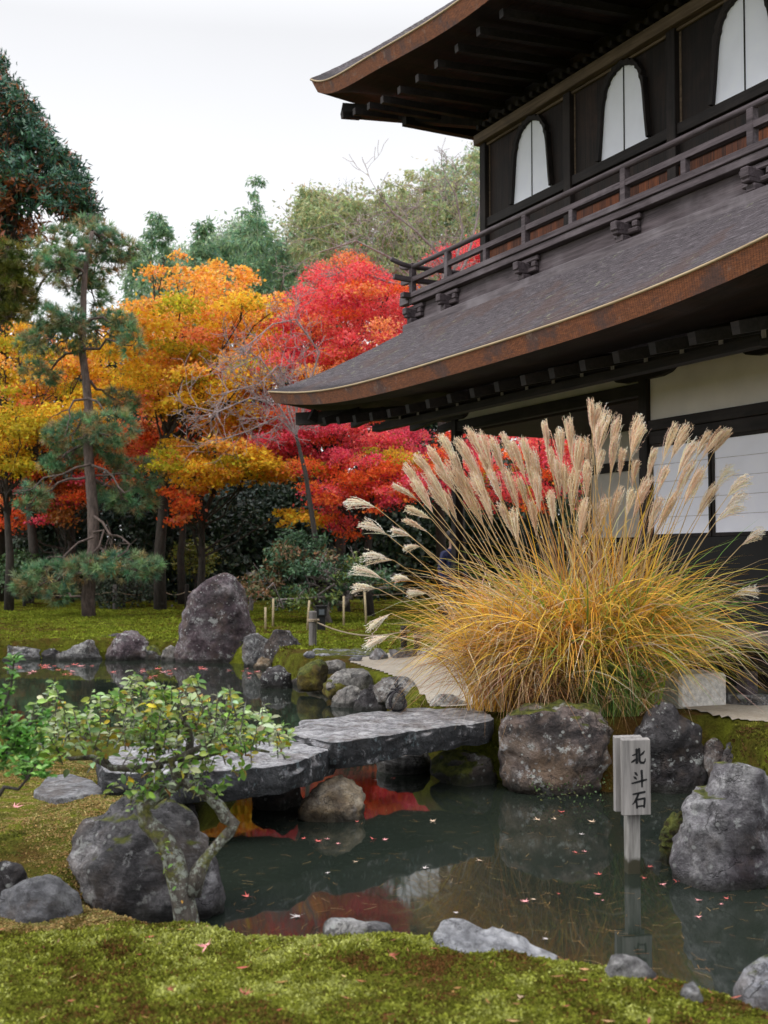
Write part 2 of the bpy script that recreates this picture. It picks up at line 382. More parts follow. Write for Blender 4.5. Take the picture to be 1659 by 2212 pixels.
m, nt, b = newmat('pond_water'); k = NT(nt); v = k.coord('Object', (1, .8, 1))
f = k.noise(v, .5, 4, .6); c = k.ramp(f, [(.3, (.009, .0135, .011)), (.7, (.021, .026, .019))])
sp = k.step(k.voro(v, 26), .055, .03); c = k.mix(k.math('MULTIPLY', sp, .5), c, (.22, .24, .22))
k.l(c, b.inputs['Base Color']); b.inputs['Roughness'].default_value = .035; b.inputs['IOR'].default_value = 1.36
k.l(k.bump(k.noise(k.coord('Object', (1, .6, 1)), 2.2, 2, .5), .10, .02), b.inputs['Normal'])
mb = MB(); mb.add([(-40, 2, 0), (12, 2, 0), (12, 23, 0), (-40, 23, 0)], [(0, 1, 2, 3)])
g = mb.build('pond_water', m); tag(g, 'dark still pond water reflecting trees and pavilion', 'pond', kind='structure')

# ------------------------------------------------------------------ rocks
_ico = {}
def ico(sub):
    if sub not in _ico:
        bm = bmesh.new(); bmesh.ops.create_icosphere(bm, subdivisions=sub, radius=1.0)
        bm.verts.ensure_lookup_table()
        _ico[sub] = (np.array([v.co[:] for v in bm.verts]), np.array([[v.index for v in f.verts] for f in bm.faces])); bm.free()
    return _ico[sub]
def radial(out, c, th):
    """distance from c to the outline in direction th (star-shaped outlines)."""
    P = np.asarray(out) - c; Qn = np.roll(P, -1, 0); d = np.stack([np.cos(th), np.sin(th)], 1); R = np.full(len(th), 0.0)
    for p, q in zip(P, Qn):
        e = q-p; den = d[:, 0]*e[1] - d[:, 1]*e[0]; den = np.where(np.abs(den) < 1e-9, 1e-9, den)
        t = (p[0]*e[1]-p[1]*e[0])/den; u = (p[0]*d[:, 1]-p[1]*d[:, 0])/den
        R = np.where((t > 0) & (u >= -1e-6) & (u <= 1+1e-6), np.maximum(R, t), R)
    return np.where(R <= 0, np.median(R[R > 0]), R)
def smooth_outline(out, n=2, a=.2):
    P = np.asarray(out, float)
    for _ in range(n):
        Qn = np.roll(P, -1, 0); P = np.stack([P*(1-a)+Qn*a, P*a+Qn*(1-a)], 1).reshape(-1, 2)
    return P
def roughen(W, D, size, rough, seed, facet=.5):
    o = np.empty(len(W)); s = 1.9/size; off = Vector((seed*3.7, seed*1.3, seed*7.1))
    for i, p in enumerate(W):
        q = Vector(p)*s + off
        a = noise.noise(q)*1.0; r = 1-abs(noise.noise(q*2.1))*2
        h = noise.noise(q*5.3)*.28 + noise.noise(q*12.0)*.11
        vd = noise.voronoi(q*1.5)[0]; w_ = noise.noise(Vector((q.x*1.3, q.y*1.3, q.z*4.2))*1.6); o[i] = a*.5 + r*.42 + h*1.3 - facet*vd[0]*1.1 + .22*(1-abs(w_)*2.5)
    o -= o.mean(); return W + D*(o*rough*size)[:, None]
def cuts(W, seed, n=20):
    r = np.random.default_rng(seed+5); c = W.mean(0)
    for _ in range(n):
        d = norm(r.normal(size=3)*np.array((1, 1, .8))+np.array((0, -.25, .15))); h = (W-c)@d; q = h.max()*r.uniform(.66, .92); e = np.maximum(h-q, 0); W = W-d*(e*.88)[:, None]
    return W
def inflate(outline, depth_front, thick, sub, box, sharp=.78):
    """closed stone: outline in (x, z), given depth of the middle plane and half thickness."""
    U, F = ico(sub); ax = U[:, [0, 2]]; rho = np.linalg.norm(ax, axis=1); mxv = np.maximum(rho, np.abs(U[:, 1]))
    k_ = 1/((1-box)+box*mxv); Un = U*k_[:, None]; rho = np.clip(rho*k_, 0, 1)**sharp
    th = np.arctan2(ax[:, 1], ax[:, 0]); c = np.asarray(outline).mean(0); R = radial(outline, c, th)
    W = np.stack([c[0]+R*rho*np.cos(th), depth_front + np.sign(Un[:, 1])*np.abs(Un[:, 1])**.85*thick, c[1]+R*rho*np.sin(th)], 1)
    return W, norm(U), F
def rock(label, out, ybase, mat, thick=.6, zbase=0.0, sink=.18, sub=4, rough=.093, seed=None, cat='rock', group=None, name='rock', box=.35, facet=.5, lean=0.0, ncut=20, grow=1.11):
    P = np.array(out, float); xm = (P[:, 0].min()+P[:, 0].max())/2
    yb = gz(xm, ybase, zbase)[1]; half = (P[:, 0].max()-P[:, 0].min())/2*yb/FPX; t = thick*half; yc = yb+.6*t
    W2 = np.array([gy(x, y, yc)[[0, 2]] for x, y in smooth_outline(P, 2, .1)]); W2 = (W2-W2.mean(0))*grow+W2.mean(0); zb = gy(xm, ybase, yc)[2]
    low = W2[:, 1] < zb + .06*half; W2[low, 1] -= sink
    seed = seed if seed is not None else int(abs(P[0, 0]*7+P[0, 1])) % 97
    W, D, F = inflate(W2, yc, t, sub, box); size = (half*2+(W2[:, 1].max()-W2[:, 1].min()))/2
    W = cuts(W, seed, ncut)
    if lean: W[:, 1] += (W[:, 2]-zb)*lean
    W = roughen(W, D, size, rough, seed, facet); o0 = np.array((W[:, 0].mean(), W[:, 1].mean(), max(zb, W[:, 2].min())))
    o = link(name, npmesh(name, W-o0, F), mat, loc=o0, smooth=True)
    return tag(o, label, cat, group)

GREY = mat_rock('grey_rock', (.075, .075, .08), (.19, .185, .19), lichen=.35, stain=.75)
DARK = mat_rock('dark_rock', (.020, .018, .020), (.065, .058, .062), (.14, .13, .135), lichen=.45, stain=.6)
PURP = mat_rock('purple_rock', (.050, .034, .042), (.115, .082, .095), (.23, .205, .215), lichen=.38, stain=.45)
PALE = mat_rock('pale_rock', (.17, .165, .16), (.33, .31, .29), (.48, .46, .43), lichen=.2, stain=.5)
TAN = mat_rock('tan_rock', (.22, .15, .08), (.36, .29, .20), (.46, .42, .36), lichen=.15, stain=.2, rust=.6)
MOSSY = mat_rock('mossy_rock', (.035, .035, .035), (.11, .105, .10), (.25, .24, .23), lichen=.35, stain=.6, moss=.8)
STRK = mat_rock('streaked_rock', (.05, .047, .052), (.135, .128, .137), (.31, .30, .31), lichen=.25, stain=.5, streak=.7, moss=.22)
BLUE = mat_rock('bluish_rock', (.15, .155, .175), (.29, .295, .325), (.42, .42, .44), lichen=.1, stain=.35, streak=.5, moss=.2)
PATCH = mat_rock('patchy_rock', (.060, .047, .050), (.175, .135, .125), (.32, .285, .27), lichen=.45, stain=.7, rust=.25, moss=.2)
def c6(p): return [(.3516*x, 777.6+.3516*y) for x, y in p]
def c7(p): return [(518.4+.3516*x, 1036.9+.3516*y) for x, y in p]
def c8(p): return [(1075.8+.3516*x, 1490.6+.3516*y) for x, y in p]
def c9(p): return [(518.4+.3516*x, 1555+.3516*y) for x, y in p]
def cl(p): return [(.3554*x, 1425.7+.3554*y) for x, y in p]

rock('tall upright purple-grey standing stone with pale shoulders at the far pond edge', [(383,1410),(397,1354),(408,1305),(425,1277),(461,1243),(499,1256),(520,1277),(531,1319),(540,1368),(533,1430),(460,1434),(400,1430)], 1431, PURP, thick=.7, sub=5, rough=.045, box=.25, seed=11, ncut=3, grow=1.13, facet=.25)
rock('long low grey bank stone at the left end of the far waterline', c6([(-120,1770),(0,1762),(100,1745),(190,1750),(250,1790),(265,1838),(0,1842),(-120,1840)]), 1425, GREY, grow=1.32)
rock('flat dark slab of stone between two grey bank rocks on the far shore', c6([(250,1795),(300,1782),(372,1782),(385,1838),(255,1840)]), 1425, DARK, grow=1.32)
rock('rough pale grey bank rock below the pine on the far shore', c6([(355,1795),(420,1748),(520,1720),(600,1740),(622,1832),(480,1842),(380,1842)]), 1426, GREY, rough=.1, grow=1.32)
rock('blocky dark rock set back in the far bank behind its grey neighbours', c6([(615,1705),(680,1690),(745,1688),(762,1745),(720,1810),(640,1830)]), 1421, DARK, grow=1.32)
rock('purplish hump-backed bank rock with a pale foot, left of the mossy gap', c6([(648,1832),(700,1785),(745,1705),(800,1675),(880,1710),(912,1780),(895,1840),(740,1842)]), 1426, PURP, grow=1.32)
rock('moss-covered low rock in the gap left of the standing stone', c6([(885,1835),(895,1770),(940,1745),(995,1765),(1005,1835)]), 1426, MOSSY, grow=1.32)
rock('small whitish rock at the left foot of the tall standing stone', c6([(998,1835),(1000,1745),(1050,1745),(1092,1785),(1110,1842)]), 1428, PALE, grow=1.32)
rock('square-topped pale grey stone just right of the tall standing stone', c7([(35,1135),(38,985),(90,952),(170,960),(185,1100),(150,1155),(90,1160)]), 1440, GREY, box=.6, grow=1.2)
rock('large dark blocky boulder right of the standing stone', c7([(170,1150),(165,1000),(232,940),(330,945),(380,990),(388,1090),(330,1158),(240,1165)]), 1443, DARK, box=.6, grow=1.2)
rock('small tan wedge stone at the waterline before the dark blocky boulder', c7([(88,1152),(110,1090),(160,1083),(195,1130),(195,1165),(130,1165)]), 1445, TAN, grow=1.2)
rock('dark flat-topped rock standing in the water with white streaks', c7([(130,1278),(150,1200),(172,1158),(215,1142),(272,1146),(308,1190),(328,1278),(230,1290)]), 1487, DARK, box=.5, grow=1.2)
rock('pointed tan rock standing in the water', c7([(402,1290),(425,1225),(452,1195),(482,1188),(520,1212),(560,1262),(588,1300),(500,1305)]), 1493, TAN, rough=.06, grow=1.2)
rock('low dark purple ledge between the tan pointed rock and the moss', c7([(318,1275),(318,1210),(380,1198),(445,1210),(440,1262),(420,1280)]), 1480, DARK, grow=1.2)
rock('little grey stone tucked behind the pointed tan rock', c7([(562,1292),(568,1240),(595,1225),(625,1240),(622,1292)]), 1488, GREY, grow=1.2)
rock('broad pale greenish boulder at the sand edge behind the bridge', c7([(600,1300),(640,1225),(700,1190),(760,1172),(860,1185),(905,1240),(900,1292),(760,1312)]), 1496, PALE, rough=.06, grow=1.2)
rock('rounded white-and-black rock at the water behind the bridge', c7([(575,1385),(590,1305),(650,1268),(740,1252),(790,1290),(780,1405),(660,1412)]), 1528, PALE, grow=1.2)
rock('black-stained humped rock just left of the tied stone', c7([(695,1412),(712,1300),(765,1255),(850,1268),(905,1315),(910,1420),(800,1425)]), 1536, DARK, grow=1.2)
rock('low grey rock on the sand right of the tied stone', c7([(1005,1395),(1030,1300),(1100,1288),(1230,1305),(1300,1345),(1300,1400),(1120,1420)]), 1530, GREY, thick=.5, grow=1.2)
rock('small dark rock peeping out behind the tied stone', c7([(900,1330),(915,1285),(960,1265),(1010,1290),(1015,1350)]), 1512, DARK, grow=1.2)
rock('flat pale step stone sunk in the sand by the moss clumps', c7([(460,1150),(520,1120),(600,1108),(655,1125),(640,1150),(540,1165)]), 1443, PALE, zbase=.3, sink=.05, rough=.03, grow=1.2)
for i, (lb, p) in enumerate([('short flat kerb stone at the lawn corner by the grey rope post', [(385,1080),(395,1055),(440,1050),(470,1062),(468,1088),(420,1095)]),
        ('long bluish kerb stone along the lawn edge, first right of the pebbles', [(785,1095),(790,1050),(840,1036),(905,1040),(912,1100),(850,1108)]),
        ('second bluish kerb stone along the lawn edge right of the pebbles', [(905,1100),(915,1045),(1000,1032),(1080,1045),(1085,1110),(990,1112)]),
        ('third bluish kerb stone, half hidden by the tall grass', [(1080,1115),(1090,1050),(1180,1040),(1280,1060),(1290,1125),(1180,1130)]),
        ('low flat stone in front of the pebble strip', [(640,1108),(660,1088),(740,1084),(765,1100),(740,1112)])]):
    rock(lb, c7(p), 1430 if i in (0, 4) else 1429, BLUE, thick=.5, zbase=.33, sink=.08, rough=.05, box=.6, cat='kerb stone', name='kerb_stone')

for lb, p, yb, zb, mt in (('flat pale stone along the sand edge behind the pointed tan rock', [(690,1472),(720,1448),(790,1444),(818,1462),(780,1480)], 1476, .24, PALE), ('low grey stone bordering the sand behind the white-and-black rock', [(800,1494),(828,1466),(880,1462),(908,1485),(860,1502)], 1498, .27, GREY), ('broad low stone bordering the sand beside the tied stone', [(905,1528),(930,1500),(985,1496),(1025,1522),(970,1540)], 1534, .36, PALE),
        ('olive moss cushion between the dark blocky boulder and the sand', [(636,1466),(652,1434),(690,1418),(708,1440),(702,1468)], 1466, .2, None), ('rusty olive moss cushion above the pointed tan rock', [(688,1484),(715,1460),(770,1456),(795,1482)], 1484, .2, None)):
    rock(lb, p, yb, mt or mat_rock('moss_cushion', (.05, .045, .01), (.15, .11, .02), (.22, .21, .03), lichen=0, stain=.4, moss=.9), thick=.6, zbase=zb, sink=.15, rough=.06, name='rock' if mt else 'moss_cushion', cat='rock' if mt else 'moss')
# right bank
rock('big mottled boulder under the tall grass at the right end of the bridge', c8([(10,540),(0,430),(55,240),(110,150),(200,112),(330,95),(500,108),(570,130),(625,190),(680,300),(700,480),(660,640),(500,655),(300,650),(100,610)]), 1718, PATCH, sub=5, thick=.6, rough=.07, seed=5)
rock('tall dark purplish triangular rock behind the wooden sign', c8([(800,420),(880,200),(960,20),(1040,-60),(1085,-15),(1150,60),(1205,220),(1260,390),(1285,560),(1200,630),(960,640),(820,620)]), 1712, DARK, sub=5, thick=.5, rough=.07, seed=8)
rock('small brown rock wedged right of the dark triangular rock', c8([(1255,520),(1262,340),(1320,305),(1385,320),(1385,480),(1300,560)]), 1712, PATCH, grow=1.3)
rock('dark rounded bank rock behind the big grey leaning rock', c8([(1380,540),(1385,330),(1465,285),(1560,300),(1680,380),(1700,540),(1500,600)]), 1722, DARK, grow=1.25)
rock('big pale grey leaning rock with a ridge at the right pond edge', c8([(1140,1180),(1125,980),(1150,800),(1185,690),(1330,590),(1342,500),(1385,420),(1455,352),(1540,335),(1585,420),(1670,470),(1800,700),(1800,1130),(1500,1180),(1330,1240),(1210,1225)]), 1915, mat_rock('ridge_rock', (.08, .066, .078), (.21, .20, .215), (.40, .39, .40), lichen=.3, stain=.5, streak=.35, moss=.15), sub=5, rough=.08, thick=.7, seed=21)
rock('yellow-green moss hummock on the left flank of the leaning rock', c8([(1020,1075),(1025,900),(1040,770),(1090,715),(1155,695),(1175,800),(1160,1000),(1130,1130)]), 1868, mat_rock('moss_hummock', (.06, .045, .012), (.16, .13, .02), (.26, .24, .04), lichen=0, stain=.6, moss=.9), rough=.12, thick=.8, sub=5)
rock('dark bluish rock in the bottom right corner of the pond bank', c8([(1430,1920),(1480,1800),(1530,1700),(1580,1620),(1680,1560),(1820,1600),(1900,1800),(1850,2060),(1560,2060)]), 2185, BLUE, zbase=.1, sub=5, rough=.010)
rock('long pale blue-grey stone lying along the near moss edge', [(932,2075),(938,2040),(955,2010),(985,1997),(1060,2018),(1150,2048),(1210,2060),(1255,2108),(1215,2128),(1050,2112),(960,2100)], 2108, mat_rock('pale_blue_rock', (.18, .185, .205), (.32, .325, .35), (.46, .46, .48), lichen=.05, stain=.15, streak=.4), zbase=.15, thick=.55, sub=5, rough=.07, sink=.12, seed=3)
near_stone = rock('low grey stone half buried in the near moss, left of the long pale one', [(680,2052),(700,2034),(760,2022),(830,2036),(890,2062),(860,2085),(720,2085)], 2078, GREY, zbase=.15, thick=.5, rough=.06, sink=.12); near_stone.location.z += .045; near_stone.location.y += .10
near_stone = rock('small flat grey stone at the moss edge below the wooden sign', c8([(615,1880),(650,1825),(740,1812),(920,1838),(1010,1950),(960,2010),(700,1990)]), 2178, GREY, zbase=.17, thick=.5, rough=.06, sink=.15); near_stone.location.z += .06; near_stone.location.y += .12
near_stone = rock('tiny grey stone tip poking from the near moss near the right corner', c8([(1135,1980),(1180,1905),(1262,1928),(1300,1990),(1230,2040)]), 2198, GREY, zbase=.19, thick=.6, rough=.06, sink=.15); near_stone.location.z += .05; near_stone.location.y += .06
# left bank
rock('huge streaked grey boulder behind the lichen-covered shrub trunk', cl([(385,1310),(400,1190),(430,1100),(480,1020),(560,960),(720,893),(860,872),(1050,862),(1130,900),(1200,965),(1240,1150),(1300,1300),(1315,1490),(1120,1580),(800,1650),(600,1610),(500,1510),(410,1390)]), 1985, STRK, sub=5, thick=.62, rough=.07, seed=17)
rock('dark shoulder of stone behind the huge streaked boulder', cl([(1080,960),(1100,862),(1160,850),(1195,872),(1208,985),(1150,1020)]), 1800, DARK)
rock('smooth bluish grey rock half under the moss at the left edge', cl([(-120,1470),(0,1430),(120,1370),(250,1332),(370,1330),(450,1400),(515,1530),(400,1600),(100,1600),(-120,1560)]), 1962, mat_rock('smooth_rock', (.085, .085, .095), (.155, .155, .17), (.23, .23, .245), lichen=.1, stain=.3), zbase=.20, sub=5, rough=.05, sink=.25)
rock('dark flat rock at the left edge below the brown moss', cl([(-120,1240),(0,1232),(80,1230),(165,1262),(160,1350),(60,1410),(-120,1420)]), 1925, DARK, zbase=.2, rough=.05, sink=.2)
# stones carrying and flanking the bridge
rock('cream and brown rounded boulder carrying the stone bridge', c9([(375,605),(390,520),(450,440),(540,360),(620,350),(700,370),(762,460),(775,560),(742,615),(560,630)]), 1772, TAN, sub=5, thick=.7, rough=.08, sink=.2, seed=9)
rock('black shaded stone under the near bridge slab', c9([(55,560),(60,420),(120,372),(360,372),(400,470),(390,600),(200,590)]), 1748, DARK, thick=.8)
rock('pale streaked stone at the waterline under the far bridge slab', c9([(812,300),(830,238),(900,212),(1050,205),(1190,215),(1200,330),(980,332)]), 1672, mat_rock('streak_pale', (.09, .09, .09), (.30, .29, .28), (.46, .45, .43), lichen=.1, stain=.4, streak=.8), thick=.9)
rock('dark mossy stone below the right end of the bridge', c9([(1185,330),(1190,215),(1350,190),(1600,200),(1630,330),(1625,430),(1400,410)]), 1695, MOSSY, thick=.7)

def slab(label, P, z0, z1, mat, seed, rough=.043, sub=6, name='stone_slab', cat='stone slab', group=None, tilt=0.0):
    """flat stone whose plan outline P is in world x, y."""
    U, F = ico(sub); ax = U[:, :2]; rho = np.linalg.norm(ax, axis=1); mxv = np.maximum(rho, np.abs(U[:, 2])); Un = U/mxv[:, None]*.9 + U*.1
    rho = np.clip(rho/mxv*.92+rho*.08, 0, 1); th = np.arctan2(ax[:, 1], ax[:, 0]); P = smooth_outline(P, 1, .06); c = P.mean(0)
    R = radial(P, c, th); h = (z1-z0)/2
    W = np.stack([c[0]+R*rho*np.cos(th), c[1]+R*rho*np.sin(th), (z0+z1)/2+Un[:, 2]*h], 1)
    W[:, 2] += (W[:, 0]-c[0])*tilt
    W = roughen(W, norm(np.stack([ax[:, 0]*1.3, ax[:, 1]*1.3, U[:, 2]*.7], 1)), 1.0, rough, seed, .15); o0 = np.array((c[0], c[1], z0))
    o = link(name, npmesh(name, W-o0, F), mat, loc=o0, smooth=True); return tag(o, label, cat, group)
SLAB = mat_rock('bridge_granite', (.22, .215, .23), (.42, .415, .44), (.58, .575, .60), lichen=.25, stain=.12, wet=False, scale=1.6)
nt = SLAB.node_tree; k = NT(nt); b = nt.nodes['Principled BSDF']; src = b.inputs['Base Color'].links[0].from_socket
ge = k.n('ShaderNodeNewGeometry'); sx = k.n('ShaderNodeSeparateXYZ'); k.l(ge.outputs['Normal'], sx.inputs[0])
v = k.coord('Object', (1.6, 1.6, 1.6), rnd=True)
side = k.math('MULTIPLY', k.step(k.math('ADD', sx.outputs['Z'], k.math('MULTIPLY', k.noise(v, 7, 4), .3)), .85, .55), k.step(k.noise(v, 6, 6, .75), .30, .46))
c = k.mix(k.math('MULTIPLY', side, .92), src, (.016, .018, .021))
lich = k.math('MULTIPLY', k.step(k.noise(v, 9, 6, .75), .56, .62), k.step(k.noise(v, 2.2, 3), .45, .56)); c = k.mix(k.math('MULTIPLY', lich, .6), c, (.20, .26, .28))
k.l(c, b.inputs['Base Color'])
A = [gz(x, y, .5)[:2] for x, y in ((1070,1556),(900,1577),(728,1606),(612,1584),(650,1556),(760,1540),(860,1529),(1040,1527))]
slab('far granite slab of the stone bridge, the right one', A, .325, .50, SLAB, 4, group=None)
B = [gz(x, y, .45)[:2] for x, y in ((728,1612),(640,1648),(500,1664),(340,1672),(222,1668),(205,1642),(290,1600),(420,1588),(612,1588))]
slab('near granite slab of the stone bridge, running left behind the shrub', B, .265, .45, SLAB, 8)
B = [gz(x, y, .36)[:2] for x, y in ((120,1716),(70,1700),(100,1665),(150,1660),(200,1672),(226,1690),(222,1700),(170,1708))]
zs = float(ground_z(np.array(B).mean(0)[None])[0]); slab('flat grey stepping stone in the brown moss at the left', B, zs-.12, zs+.035, mat_rock('step_granite', (.17, .17, .18), (.30, .30, .32), (.42, .42, .43), lichen=.1, stain=.25, wet=False, scale=2), 3, rough=.018, sub=5, name='stepping_stone', cat='stepping stone')
# ------------------------------------------------------------------ pavilion: local x runs along the facade away from the camera, y out of the facade, z up
O = np.array((2.74, 12.0)); E1 = np.array((-.453, .8915)); E2 = np.array((-.8915, -.453))
def hit(X, Y, t):
    """(s, z) where the sight line meets the plane at offset t from the lower facade."""
    d = ray(X, Y); q = d[:2]; A_ = np.array([[q[0], -E1[0]], [q[1], -E1[1]]]); r = O+t*E2
    kk, s = np.linalg.solve(A_, r); return s, EYE+d[2]*kk
PAV = thing('pavilion', 'two-storey dark wooden temple pavilion with curved bark roofs, bell-shaped white windows and a railed balcony', 'temple', (O[0], O[1], 0), math.atan2(E1[1], E1[0]))
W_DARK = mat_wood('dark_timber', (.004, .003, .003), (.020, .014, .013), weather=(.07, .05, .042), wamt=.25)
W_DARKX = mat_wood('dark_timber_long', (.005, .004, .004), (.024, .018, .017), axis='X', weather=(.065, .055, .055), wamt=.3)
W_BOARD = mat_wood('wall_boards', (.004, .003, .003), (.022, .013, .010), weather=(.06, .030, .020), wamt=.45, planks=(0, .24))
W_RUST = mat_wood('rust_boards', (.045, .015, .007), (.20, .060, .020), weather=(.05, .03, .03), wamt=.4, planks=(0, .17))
W_GREY = mat_wood('grey_timber', (.034, .025, .029), (.125, .100, .112), axis='X', weather=(.22, .195, .215), wamt=.4)
W_GREYY = mat_wood('grey_timber_cross', (.030, .022, .026), (.115, .092, .102), axis='Y', weather=(.22, .20, .21), wamt=.4)
W_PALE = mat_wood('weathered_beam', (.07, .047, .032), (.20, .145, .10), axis='X', weather=(.05, .04, .035), wamt=.6)
W_SOFF = mat_wood('eave_boards', (.006, .003, .003), (.034, .0145, .012), axis='X', weather=(.075, .045, .038), wamt=.35, planks=(0, .3))
W_DECK = mat_wood('deck_boards', (.075, .058, .056), (.19, .15, .145), axis='X', weather=(.25, .22, .22), wamt=.4, planks=(1, .11))
W_END = mat_wood('pale_end_grain', (.18, .15, .13), (.34, .30, .27))
PAPER = mat_flat('white_paper', (.87, .89, 1.0), .85, .1, .04, 3)
PLAST = mat_flat('pale_plaster', (.62, .58, .54), .9, .1, .08, 2)
INK = mat_flat('black_line', (.008, .008, .008))
LIGHTW = mat_wood('cream_batten', (.34, .25, .15), (.50, .39, .25), axis='X', weather=(.3, .25, .18), wamt=.3)
def mat_barkedge():
    m, nt, b = newmat('layered_bark'); k = NT(nt)
    uv = k.n('ShaderNodeUVMap'); br = k.n('ShaderNodeTexBrick'); mp = k.n('ShaderNodeMapping'); mp.inputs['Scale'].default_value = (9, 40, 1)
    k.l(uv.outputs[0], mp.inputs[0]); k.l(mp.outputs[0], br.inputs['Vector'])
    br.inputs['Color1'].default_value = (.38, .135, .055, 1); br.inputs['Color2'].default_value = (.22, .078, .036, 1); br.inputs['Mortar'].default_value = (.05, .022, .015, 1)
    br.inputs['Mortar Size'].default_value = .03; br.inputs['Scale'].default_value = 1.0; br.inputs['Bias'].default_value = .1
    v = k.coord('Object'); f = k.noise(v, 2.2, 6, .65); c = k.mix(k.math('MULTIPLY', k.step(f, .48, .62), .75), br.outputs[0], (.075, .05, .052))
    f2 = k.noise(v, 5, 5, .7); c = k.mix(k.math('MULTIPLY', k.step(f2, .58, .68), .55), c, (.27, .20, .17))
    f3 = k.noise(v, 30, 3, .6); c = k.mix(.6, c, k.ramp(f3, [(.3, (.6, .6, .6)), (.7, (1.3, 1.25, 1.2))]), 'MULTIPLY')
    k.l(c, b.inputs['Base Color']); b.inputs['Roughness'].default_value = .85; k.l(k.bump(k.math('ADD', br.outputs['Fac'], f3), .5, .01), b.inputs['Normal']); return m
def mat_barkroof(pitch=.033):
    m, nt, b = newmat('bark_shingle'); k = NT(nt)
    uv = k.n('ShaderNodeUVMap'); mp = k.n('ShaderNodeMapping'); mp.inputs['Scale'].default_value = (2.2, 22, 1); k.l(uv.outputs[0], mp.inputs[0])
    f = k.noise(mp.outputs[0], 2.2, 6, .7); mp2 = k.n('ShaderNodeMapping'); mp2.inputs['Scale'].default_value = (14, 60, 1); k.l(uv.outputs[0], mp2.inputs[0]); f2 = k.noise(mp2.outputs[0], 1.0, 3, .6)
    c = k.ramp(f, [(.28, (.028, .023, .026)), (.5, (.088, .075, .084)), (.72, (.22, .195, .215))])
    c = k.mix(.6, c, k.ramp(f2, [(.3, (.45, .45, .45)), (.65, (1.3, 1.3, 1.3))]), 'MULTIPLY')
    sx = k.n('ShaderNodeSeparateXYZ'); k.l(uv.outputs[0], sx.inputs[0]); v = k.coord('Object')
    ed = k.math('MULTIPLY', k.step(k.math('ADD', sx.outputs['Y'], k.math('MULTIPLY', k.noise(v, 2, 4), .3)), .55, .30), .75); c = k.mix(ed, c, (.022, .018, .020))
    br = k.step(k.noise(v, 1.1, 5, .6), .52, .62); c = k.mix(k.math('MULTIPLY', br, .5), c, (.10, .06, .05))
    mo = k.math('MULTIPLY', k.step(k.noise(v, 9, 5, .7), .58, .64), k.step(k.noise(v, .8, 3), .46, .60)); c = k.mix(k.math('MULTIPLY', mo, .6), c, (.24, .25, .16))
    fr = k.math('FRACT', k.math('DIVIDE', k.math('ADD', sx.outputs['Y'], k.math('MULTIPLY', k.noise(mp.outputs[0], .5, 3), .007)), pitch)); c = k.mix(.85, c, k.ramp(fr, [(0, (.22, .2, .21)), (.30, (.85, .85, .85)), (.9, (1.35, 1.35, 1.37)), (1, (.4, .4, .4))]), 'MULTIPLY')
    k.l(c, b.inputs['Base Color']); b.inputs['Roughness'].default_value = .8; b.inputs['Specular IOR Level'].default_value = .25
    k.l(k.bump(k.math('ADD', f, f2), .6, .02), b.inputs['Normal']); return m
EDGE, SHING = mat_barkedge(), mat_barkroof()
def part(mb, name, mat, parent=PAV, **kw): return mb.build(name, mat, parent, **kw)
def lb(name, mat, *bx, parent=None, bevel=.006):
    mb = MB()
    for q in bx: mb.box(*q)
    return part(mb, name, mat, parent or PAV, bevel=bevel)

